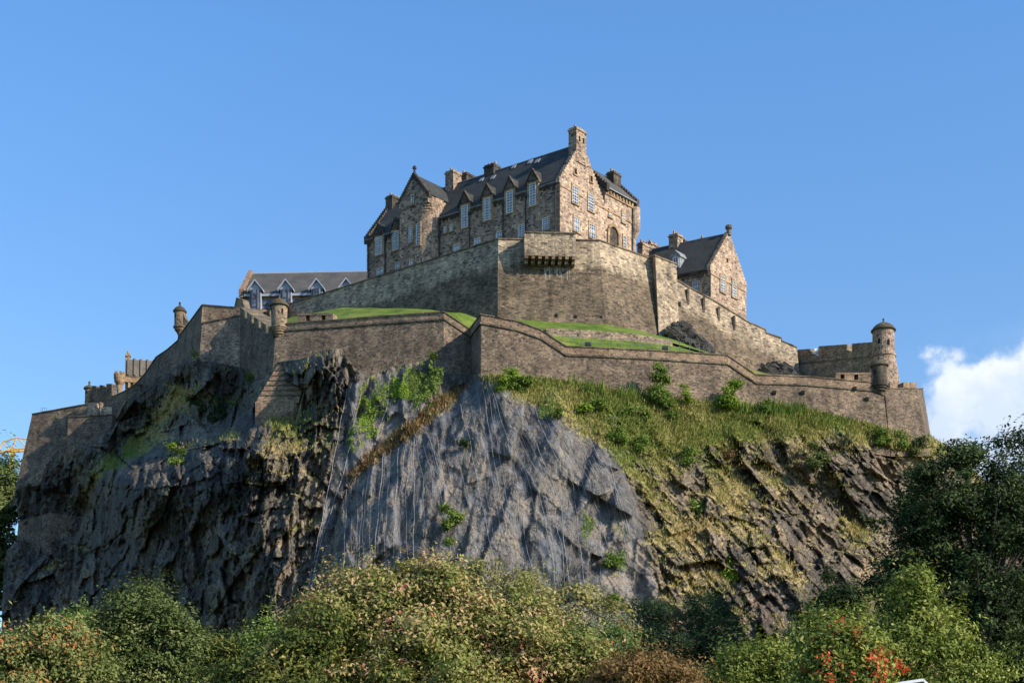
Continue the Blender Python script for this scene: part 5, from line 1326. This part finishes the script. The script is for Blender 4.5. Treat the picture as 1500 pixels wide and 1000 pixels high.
# ------------------------------------------------------------------ vegetation
def leafquads(C, Nrm, L, Wd, droop=0.25):
    """one leaf-shaped four-cornered face per centre"""
    n_ = len(C)
    r = rng.normal(size=(n_, 3)); r[:, 2] -= droop
    T = r - (r * Nrm).sum(1, keepdims=True) * Nrm; T /= np.linalg.norm(T, axis=1, keepdims=True) + 1e-9
    B = np.cross(Nrm, T)
    l = (L * rng.uniform(.4, 1.5, n_))[:, None]; w_ = (Wd * rng.uniform(.7, 1.2, n_))[:, None]
    bend = Nrm * l * -0.15
    V = np.stack([C - T * l * .5, C + B * w_ * .5, C + T * l * .5 + bend, C - B * w_ * .5], 1).reshape(-1, 3)
    F = np.arange(n_ * 4).reshape(-1, 4)
    return V, F
def unit(n_):
    d = rng.normal(size=(n_, 3)); return d / np.linalg.norm(d, axis=1, keepdims=True)
def crown(blobs, nclump, per, leaf, sig, wd=.5, shell=.5, lumpy=.35, upbias=.5, tmin=0., tmax=1., seed=0, bough=None):
    """blobs: world ellipsoids (centre, (rx, ry, rz)). Boughs sit near their uneven outline; each bough carries
    leaf clumps on its own outer side, so the crown has lit tops, dark hollows and gaps"""
    if bough is None: bough = max(leaf * 3.9, .5)
    wts = np.array([b[1][0] * b[1][2] for b in blobs]); wts = wts / wts.sum()
    nb = max(4, int(nclump / 15))
    idx = rng.choice(len(blobs), nb, p=wts)
    c = np.array([b[0] for b in blobs])[idx]; r = np.array([b[1] for b in blobs])[idx]
    d = unit(nb); far = (d[:, 1] > .3) & (rng.random(nb) < .6); d[far, 1] *= -1
    lump = 1 + lumpy * 2.3 * (rng.random(nb) ** 1.3 - .5)
    Bc = c + d * np.maximum(r - bough * .75, r * .35) * ((1 - shell * rng.random(nb) ** 1.8) * lump)[:, None]
    br = bough * rng.uniform(.55, 1.35, nb) * np.minimum(1, r.min(1) / bough)
    bt = rng.random(nb)
    j = rng.choice(nb, nclump, p=br ** 2 / (br ** 2).sum())
    d2 = unit(nclump) + d[j] * .6 + np.array([.1, -.1, .3]); d2 /= np.linalg.norm(d2, axis=1, keepdims=True)
    P = Bc[j] + d2 * (br[j] * (1 - .45 * rng.random(nclump) ** 2))[:, None] * np.array([1.15, 1.15, .8])
    ct = .5 * bt[j] + .5 * rng.random(nclump)
    ns_ = nclump // 9                                   # sprays reaching out of the outline
    if ns_ > 3:
        o_ = rng.choice(nclump, ns_); dirn = d[j[o_]] * .7 + unit(ns_) * .5 + np.array([0, 0, .35]); dirn /= np.linalg.norm(dirn, axis=1, keepdims=True)
        ext = [P[o_] + dirn * (bough * (.45 + .4 * q) * rng.uniform(.6, 1.2, ns_))[:, None] for q in range(3)]
        P = np.concatenate([P] + ext); d2 = np.concatenate([d2, dirn, dirn, dirn]); ct = np.concatenate([ct] + [np.clip(ct[o_] + .15, 0, 1)] * 3); nclump = len(P)
    k = rng.poisson(per, nclump) + 1; k[-3 * ns_:] = np.maximum(2, k[-3 * ns_:] // 2) if ns_ > 3 else k[-3 * ns_:]
    ii_ = np.repeat(np.arange(nclump), k); n_ = len(ii_)
    C = P[ii_] + rng.normal(size=(n_, 3)) * sig * np.array([1.0, 1.0, .65])
    Nn = d2[ii_] * .8 + rng.normal(size=(n_, 3)) * .36 + np.array([0, 0, upbias * .7]); Nn /= np.linalg.norm(Nn, axis=1, keepdims=True) + 1e-9
    V, F = leafquads(C, Nn, leaf, leaf * wd)
    tn = np.clip(.74 * ct[ii_] + .26 * rng.random(n_) + .06 * rng.normal(size=n_), 0, 1) * (tmax - tmin) + tmin
    return V, F, np.clip(tn, 0, 1), P
def wblobs(Y, bl, depth=.9):
    k = Y / FPX; out = []
    for b in bl:
        cx_, cy_, rx, ry = b[:4]; dy = b[4] if len(b) > 4 else 0
        c = A(cx_, cy_, Y + dy); kk = (Y + dy) / FPX
        out.append(((c.x, c.y, c.z), (rx * kk, (rx + ry) / 2 * kk * depth, ry * kk)))
    return out
def tree(label, cat, Y, bl, nclump, per, leaf, sig, mat, trunk_px, name='tree', group=None, limbs=16, wd=.5, shell=.5, lumpy=.35, base=0.0, tr=.3, red=None, twigs=True, seed=0, upbias=.5, bough=None):
    W = wblobs(Y, bl); leaf = leaf * 1.08; nclump = int(nclump * 1.0); shell = min(.85, shell + .15)
    gx = A(trunk_px, 1000, Y).x
    t = thing(name, (gx, Y, base), label, cat, group)
    V, F, tn, P = crown(W, nclump, per, leaf, sig, wd, shell, lumpy, upbias, seed=seed, bough=bough)
    o = fastmesh('crown', V, F, LM[mat], t, tn)
    top = max(W, key=lambda b: b[0][2]); zt_ = top[0][2]
    mb = MB(); low = min(b[0][2] - b[1][2] for b in W); fork = max(base + 1.2, low + .5)
    mb.tube([(gx, Y, base - .5), (gx + .1, Y, base + (fork - base) * .5), (gx + .05, Y + .1, fork), (top[0][0] * .5 + gx * .5, top[0][1], (fork + zt_) / 2), (top[0][0], top[0][1], zt_)], [tr, tr * .85, tr * .7, tr * .4, tr * .12], 8)
    sel = rng.choice(len(P), min(limbs, len(P)), replace=False)
    for k in sel:
        p = Vector(P[k]); q = Vector((gx + (top[0][0] - gx) * .3, Y, fork + (p.z - fork) * random.uniform(.0, .45)))
        m = q.lerp(p, .5) + Vector((random.uniform(-.3, .3), random.uniform(-.3, .3), random.uniform(.1, .5)))
        mb.tube([q, m, p], [tr * .32, tr * .2, .02], 5)
    mb.build('trunk', M['bark'], t)
    if red:
        front = P[(P[:, 1] < Y + .2) & (P[:, 2] > ZY(1010, Y))]; front = front[rng.choice(len(front), red[0])]
        C = np.repeat(front, red[1], 0) + rng.normal(size=(red[0] * red[1], 3)) * red[3] + np.array([.05, -.22, .05])
        V, F = leafquads(C, unit(len(C)), red[2], red[2] * .9); o = fastmesh('berry_cluster', V, F, LM['red'], t, rng.uniform(.88, 1, len(C))); o['kind'] = 'stuff'
    return t
GT = 'trees along the foot of the rock'
tree('broad tree thick with orange berries at the bottom left corner', 'tree', 68, [(60, 972, 105, 56), (10, 962, 70, 46), (122, 992, 56, 42), (84, 940, 58, 32), (30, 1030, 140, 60)], 2600, 11, .19, .26, 'berry', 60, group=GT, seed=1)
tree('pale green tree peeping up between the berry tree and the dark sycamore', 'tree', 86, [(122, 921, 36, 24), (112, 950, 52, 36), (140, 980, 50, 50)], 800, 11, .22, .3, 'pale', 120, group=GT, seed=2)
tree('dense deep green sycamore with a rounded pointed crown at lower left', 'tree', 74, [(211, 882, 42, 28), (214, 918, 62, 42), (168, 922, 28, 34), (205, 975, 84, 55), (262, 948, 30, 42), (215, 1050, 110, 60)], 2800, 12, .2, .24, 'sycamore', 215, group=GT, lumpy=.42, seed=3, upbias=.9)
tree('yellowing tree just right of the dark sycamore', 'tree', 84, [(318, 944, 44, 32), (355, 962, 56, 42), (300, 984, 50, 46), (340, 1020, 80, 60)], 1200, 11, .22, .3, 'yellow', 325, group=GT, seed=4)
tree('thin yellow-green tree with upright sprays left of the big autumn tree', 'tree', 80, [(388, 926, 13, 30), (372, 938, 11, 26), (408, 938, 20, 28), (395, 975, 46, 40)], 700, 10, .2, .2, 'pale', 392, group=GT, seed=5)
tree('large spreading tree turning tan and pink in the middle foreground', 'tree', 60, [(560, 872, 90, 56), (640, 872, 80, 54), (500, 915, 75, 55), (720, 925, 110, 66), (620, 950, 190, 80), (800, 965, 110, 58), (470, 965, 80, 60), (860, 990, 70, 46), (600, 1040, 260, 80)], 7600, 11, .19, .24, 'tan', 620, group=GT, limbs=40, tr=.4, seed=6, lumpy=.4)
tree('darker green shoulder tree with pale leaf tips left of the tan tree', 'tree', 57, [(442, 958, 48, 48), (398, 996, 66, 42), (470, 912, 38, 32), (345, 990, 42, 24), (430, 1040, 130, 60)], 1900, 11, .18, .24, 'yellow', 420, group=GT, limbs=24, seed=7)
tree('thin olive tree with see-through sprays behind the tan tree', 'tree', 79, [(760, 855, 75, 36), (830, 880, 56, 44), (700, 842, 56, 22), (800, 930, 90, 60), (900, 900, 30, 20), (555, 818, 42, 10), (520, 812, 30, 6), (900, 935, 50, 40)], 950, 10, .2, .26, 'olive', 780, group=GT, lumpy=.6, limbs=40, seed=8)
tree('dark green tree sprinkled with red berries right of the tan tree', 'tree', 64, [(868, 956, 46, 38), (900, 980, 46, 42), (870, 1020, 80, 50)], 1100, 11, .19, .24, 'red', 880, group=GT, seed=9)
tree('dark conifer with soft rounded crown, the left one of two', 'tree', 92, [(955, 905, 34, 34), (950, 940, 46, 44), (945, 1000, 60, 60)], 1500, 14, .2, .24, 'yew', 952, group=GT, wd=.3, seed=10)
tree('dark conifer with broad spiky crown, the right one of two', 'tree', 90, [(1035, 896, 42, 32), (1050, 935, 48, 48), (1010, 945, 40, 42), (1035, 1000, 70, 60)], 1800, 14, .2, .24, 'yew', 1037, group=GT, wd=.3, seed=11)
tree('rounded copper brown bush below the two dark conifers', 'tree', 58, [(945, 992, 72, 42), (915, 1005, 50, 40), (985, 1010, 50, 36)], 1300, 12, .16, .2, 'copper', 945, group=GT, seed=12)
tree('small bright green tree just right of the dark conifers', 'tree', 67, [(1105, 968, 46, 36), (1130, 990, 50, 40), (1080, 1000, 50, 40), (1110, 1040, 90, 50)], 1300, 11, .19, .24, 'bright', 1105, group=GT, seed=13)
tree('grey-green tree in the gap between the small bright tree and the tall bright tree', 'tree', 70, [(1215, 922, 40, 26), (1185, 945, 40, 36), (1250, 935, 36, 34), (1220, 980, 80, 50)], 1200, 11, .2, .26, 'bright', 1215, group=GT, seed=14)
tree('tall bright green tree standing in front of the dark right-hand trees', 'tree', 60, [(1334, 862, 26, 32), (1335, 902, 46, 44), (1306, 945, 56, 48), (1382, 930, 40, 44), (1350, 985, 120, 56), (1340, 1050, 160, 60)], 3000, 11, .18, .22, 'bright', 1340, group=GT, lumpy=.45, limbs=24, seed=15)
tree('rowan tree with bunches of scarlet berries at lower right', 'tree', 48, [(1215, 945, 36, 26), (1256, 950, 38, 30), (1232, 990, 60, 40)], 800, 10, .17, .22, 'bright', 1240, group=GT, red=(46, 20, .13, .11), seed=16)
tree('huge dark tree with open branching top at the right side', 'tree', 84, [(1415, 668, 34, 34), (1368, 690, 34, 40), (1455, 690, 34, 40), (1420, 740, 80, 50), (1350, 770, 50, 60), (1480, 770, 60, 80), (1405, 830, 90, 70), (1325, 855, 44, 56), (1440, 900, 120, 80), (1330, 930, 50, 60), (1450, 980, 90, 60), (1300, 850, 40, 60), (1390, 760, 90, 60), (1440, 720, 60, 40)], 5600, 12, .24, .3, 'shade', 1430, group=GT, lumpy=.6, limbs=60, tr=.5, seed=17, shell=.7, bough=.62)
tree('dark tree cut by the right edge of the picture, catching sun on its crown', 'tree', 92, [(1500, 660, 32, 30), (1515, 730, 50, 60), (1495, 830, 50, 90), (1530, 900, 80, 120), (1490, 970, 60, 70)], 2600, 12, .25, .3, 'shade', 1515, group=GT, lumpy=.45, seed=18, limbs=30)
tree('dark tree beside the left foot of the far left wall', 'tree', 330, [(6, 692, 22, 26), (-4, 740, 34, 50), (-10, 830, 34, 90), (-40, 780, 40, 120), (16, 716, 16, 20)], 2600, 12, .9, .9, 'sycamore', -5, group=GT, seed=19, tr=.6)
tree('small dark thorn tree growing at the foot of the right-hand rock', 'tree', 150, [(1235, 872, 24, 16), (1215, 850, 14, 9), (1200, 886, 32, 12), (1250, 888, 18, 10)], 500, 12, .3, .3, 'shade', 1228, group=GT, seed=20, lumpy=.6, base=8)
tree('little blue-green spruce at the foot of the rock right of the conifers', 'tree', 140, [(1160, 900, 5, 10), (1160, 916, 10, 12), (1160, 934, 14, 14), (1160, 955, 18, 18)], 300, 12, .22, .22, 'yew', 1160, group=GT, seed=21, wd=.3, base=8)

# bushes and saplings growing on the rock
def bush(px, py, rx, ry, mat, label, dens=1.0, leaf=.34, name='bush', cat='bush', grp='bushes growing on the rock', lumpy=.45, out=.6, Y=None, wd=.55):
    Yb_ = (Y if Y else rockY(px, max(py + ry * .4, np.interp(px, TOP[:, 0], TOP[:, 1]) + 9))) - out - .4
    k = Yb_ / FPX; c = A(px, py, Yb_)
    t = thing(name, (c.x, c.y, c.z - ry * k), label, cat, grp)
    nb = []
    for q_ in range(7):
        fz = -.75 + 1.5 * q_ / 6; rw = math.sqrt(max(.12, 1 - (fz * .9) ** 2)) * random.uniform(.35, .6)
        nb.append(((c.x + random.uniform(-.55, .55) * rx * k, c.y + .2 + fz * .25 * ry * k, c.z + fz * ry * k), (rx * k * rw * 1.15, rx * k * .45, ry * k * random.uniform(.28, .42))))
    nc = max(25, int(rx * ry * .42 * dens))
    V, F, tn, P = crown(nb, nc, 9, leaf, leaf * .9, wd, .7, lumpy * 1.2, .5, bough=.45)
    fastmesh('foliage', V, F, LM[mat], t, tn)
    mb = MB()
    for p in P[:6]: mb.tube([(c.x, c.y + .4, c.z - ry * k), Vector(p).lerp(c, .4), p], [.08, .05, .02], 4)
    mb.build('stem', M['bark'], t)
BS = [(740, 556, 22, 18, 'lime', 'bright green bush against the central wall corner'), (768, 562, 24, 16, 'scrub', 'green bush just right of the bush at the central corner'),
 (966, 562, 20, 34, 'scrub', 'tallest leafy bush, a column against the lower wall'), (962, 590, 24, 18, 'scrub', 'dark rounded bush under the tall column bush'), (985, 602, 14, 12, 'scrub', 'small rounded bush right below the tall column bush'),
 (1070, 573, 22, 22, 'lime', 'pale green feathery bush under the sloping part of the lower wall'), (1060, 590, 14, 8, 'scrub', 'low dark shrub at the foot of the pale feathery bush'),
 (1196, 672, 16, 26, 'sycamore', 'lone sycamore sapling on the dark right-hand crag'), (1284, 642, 18, 17, 'scrub', 'round green bush at the foot of the pale corner stones'), (1322, 642, 22, 13, 'scrub', 'low bush below the far right end wall'),
 (1345, 655, 20, 12, 'sycamore', 'bush at the right end of the rock below the dark end wall'),
 (900, 822, 20, 14, 'scrub', 'dark green bush at the right edge of the wide net'), (1027, 748, 20, 16, 'pale', 'pale grey-green bush halfway down the right slope'), (1072, 830, 12, 22, 'lime', 'yellow-green creeper bush on the lower right rock'),
 (898, 876, 14, 9, 'scrub', 'small bush low on the wide net near the conifers'), (1065, 662, 14, 11, 'bracken', 'brown withered bush among the grass on the right slope'),
 (1012, 668, 18, 12, 'scrub', 'broad green bush on the upper right slope above the pale bush'), (935, 605, 22, 10, 'scrub', 'low bramble patch on the grass left of the tall column bush'), (880, 590, 16, 9, 'scrub', 'bramble patch on the grass between the central corner and the column bush'),
 (905, 640, 20, 12, 'scrub', 'bramble clump beside the upper right edge of the net'), (860, 600, 14, 8, 'lime', 'light green bramble close above the top right of the net'), (945, 650, 20, 10, 'scrub', 'dark bramble clump in the middle of the grassy slope'),
 (684, 648, 12, 8, 'yew', 'small dark bush growing through the upper middle of the net'), (660, 770, 12, 30, 'scrub', 'green creeper strip hanging down the middle of the net'), (822, 605, 10, 7, 'scrub', 'small bush poking through the top right of the net'),
 (372, 672, 12, 10, 'bracken', 'bare straggly bush in the dark crag under the stepped buttress'), (255, 655, 16, 9, 'lime', 'sunlit yellow shrub on the ledge of the dark left cliff'), (262, 668, 18, 12, 'scrub', 'dark shrub just under the sunlit ledge shrub'),
 (290, 580, 22, 22, 'yew', 'dark bush in the shaded gully below the left wall'), (318, 600, 22, 20, 'yew', 'dark bush in the shaded gully, right of its twin'), (283, 520, 7, 10, 'yew', 'dark sapling at the foot of the square wall end'),
 (363, 556, 5, 16, 'scrub', 'green creeper climbing the shadowed sawtooth wall'),
 (640, 540, 8, 22, 'scrub', 'green creeper in the shaded re-entrant of the central wall'), (1125, 592, 12, 9, 'scrub', 'leafy clump at the wall foot left of the pale reeds'), (1005, 575, 9, 10, 'lime', 'thin green weed bush just right of the column bush')]
for b in BS: bush(*b)
# creeper patches lying on the net
def creeper(px, py, rx, ry, n_, mat, label, rot=0, leaf=.26):
    m_ = n_ * 5; a = rng.random(m_) * 2 * math.pi; r_ = 1.7 * np.sqrt(rng.random(m_))
    keep = r_ + 2.4 * (fbm(r_ * np.cos(a) * rx / 7 + px, r_ * np.sin(a) * ry / 10 + py, int(px), 4) + .02) < 1.0
    a, r_ = a[keep][:n_], r_[keep][:n_]; n_ = len(a)
    x = rx * r_ * np.cos(a); y = ry * r_ * np.sin(a); c, s_ = math.cos(math.radians(rot)), math.sin(math.radians(rot))
    X, Y_ = px + x * c - y * s_, py + x * s_ + y * c
    C = np.array([A(i, j, netY(i, j) - .05 - .35 * random.random()) for i, j in zip(X, Y_)])
    Nn = rng.normal(size=(n_, 3)) * .5 + np.array([.1, -1, .5]); Nn /= np.linalg.norm(Nn, axis=1, keepdims=True)
    V, F = leafquads(C, Nn, leaf, leaf * .8)
    o = fastmesh('creeper', V, F, LM[mat], None, np.clip(.5 + .25 * rng.normal(size=n_), 0, 1))
    tag(o, label, 'creeper', 'creepers spreading over the nets')
creeper(541, 602, 13, 40, 1100, 'lime', 'yellow-green creeper strip hanging down the narrow left net', 4)
creeper(586, 568, 15, 17, 1000, 'lime', 'brightest yellow-green creeper clump at the top of the narrow net')
creeper(618, 562, 28, 28, 2300, 'scrub', 'dark green ivy mass under the re-entrant wall')
creeper(562, 575, 16, 26, 500, 'scrub', 'thin ivy patch between the two yellow-green creepers')
creeper(515, 640, 5, 20, 250, 'scrub', 'thin ivy strip at the left edge of the narrow net')
creeper(862, 770, 10, 18, 260, 'scrub', 'thin ivy patch low on the right side of the wide net')
creeper(805, 600, 12, 14, 300, 'scrub', 'thin ivy patch near the top right corner of the wide net')

# grass and weeds on the slopes (nobody could count them)
def blades(name, I, J, nb, h0, h1, mat, lean=.35, wid=.10, spread=.5, tb=None):
    n_ = len(I) * nb; P0 = np.repeat(V3[I, J], nb, 0) + np.stack([rng.normal(size=n_) * spread, rng.normal(size=n_) * spread * .5 - .1, rng.normal(size=n_) * .12], -1)
    hh = rng.uniform(h0, h1, n_)[:, None]
    d = np.stack([rng.normal(size=n_) * lean + .1, rng.normal(size=n_) * lean - .25, np.ones(n_)], -1); d /= np.linalg.norm(d, axis=1, keepdims=True)
    s_ = np.stack([rng.normal(size=n_), rng.normal(size=n_), np.zeros(n_)], -1); s_ /= np.linalg.norm(s_, axis=1, keepdims=True)
    V = np.stack([P0 - s_ * wid, P0 + s_ * wid, P0 + d * hh], 1).reshape(-1, 3); F = np.arange(n_ * 3).reshape(-1, 3)
    tt = np.repeat(tb, nb) if tb is not None else rng.random(n_)
    o = fastmesh(name, V, F, LM[mat], None, np.clip(tt + .2 * rng.normal(size=n_), 0, 1)); o['kind'] = 'stuff'; return o
prob = np.clip(grass - .42, 0, 1) ** .7 * (PY < 930) * (PY > top + 1)
pr = (prob / prob.sum()).ravel(); sel = rng.choice(NU * NV, 13000, p=pr)
I, J = np.unravel_index(sel, PX.shape)
o = blades('hillside_grass', I, J, 5, .22, .62, 'grass', wid=.07, tb=np.clip(dry[I, J] * 1.0 - .05, 0, 1)); tag(o, 'dry and green grass covering the slopes of the rock', 'grass')
def region(cond, n_):
    k = np.argwhere(cond); k = k[rng.choice(len(k), n_)]; return k[:, 0], k[:, 1]
dt_ = PY - top
I, J = region((PX > 1108) & (PX < 1178) & (dt_ > 2) & (dt_ < 16), 90); I2, J2 = region((PX > 1045) & (PX < 1100) & (dt_ > 2) & (dt_ < 12), 50); I3, J3 = region((PX > 830) & (PX < 945) & (dt_ > 2) & (dt_ < 16), 36)
o = blades('willowherb', np.concatenate([I, I2, I3]), np.concatenate([J, J2, J3]), 10, .6, 2.0, 'scrub', .22, .09, .28); tag(o, 'pale green willowherb standing along the foot of the lower wall', 'weeds')
bb = np.maximum(blob(600, 632, 105, 9, -37), blob(655, 588, 30, 11, -35)) * (1 + 1.8 * noise_s)
I, J = region((bb > .4) & (noise_s > -.05), 380); o = blades('bracken', I, J, 6, .4, 1.2, 'bracken', .6, .09, .35); tag(o, 'brown bracken band running diagonally between the two nets', 'bracken')
# dark outcrops against the upper walls
def outcrop(label, poly, Y, dep, seed):
    pts = []; rs = np.random.default_rng(seed)
    mb = MB(); n_ = 120
    for k in range(n_):
        f = rs.random(); i = int(f * (len(poly) - 1)); u_ = f * (len(poly) - 1) - i
        x = poly[i][0] * (1 - u_) + poly[i + 1][0] * u_; y0 = poly[i][1] * (1 - u_) + poly[i + 1][1] * u_; y1 = poly[i][2] * (1 - u_) + poly[i + 1][2] * u_
        g_ = rs.random(); y = y0 + (y1 - y0) * g_; c = A(x, y, Y(x) - dep * (.35 + .65 * g_)); s_ = (.25 + rs.random() ** 2 * .8)
        d1 = Vector((1, rs.normal() * .4, -.65 + rs.normal() * .2)).normalized(); d2 = Vector((rs.normal() * .3, 1, rs.normal() * .3)).normalized(); d3 = d1.cross(d2)
        mb.box(c - d1 * s_ - d2 * s_ * .8 - d3 * s_ * .5, d1 * s_ * 2.0, d2 * s_ * 1.8 + d1 * rs.normal() * .2, d3 * s_ * 1.0 + d1 * rs.normal() * .3)
    o = mb.build('rock_outcrop', M['rock_plain']); tag(o, label, 'rock', 'dark outcrops under the upper walls')
outcrop('dark rock outcrop leaning on the wall right of the square buttress tower', [(984, 472, 496), (1000, 474, 503), (1018, 488, 512), (1040, 506, 520)], lambda x: 221 + (x - 984) * .07, 1.6, 4)
outcrop('small dark outcrop in the grass near the corner of the descending wall', [(1122, 538, 549), (1138, 533, 551), (1152, 540, 551), (1160, 545, 552)], lambda x: 229 + (x - 1120) * .08, 1.0, 5)
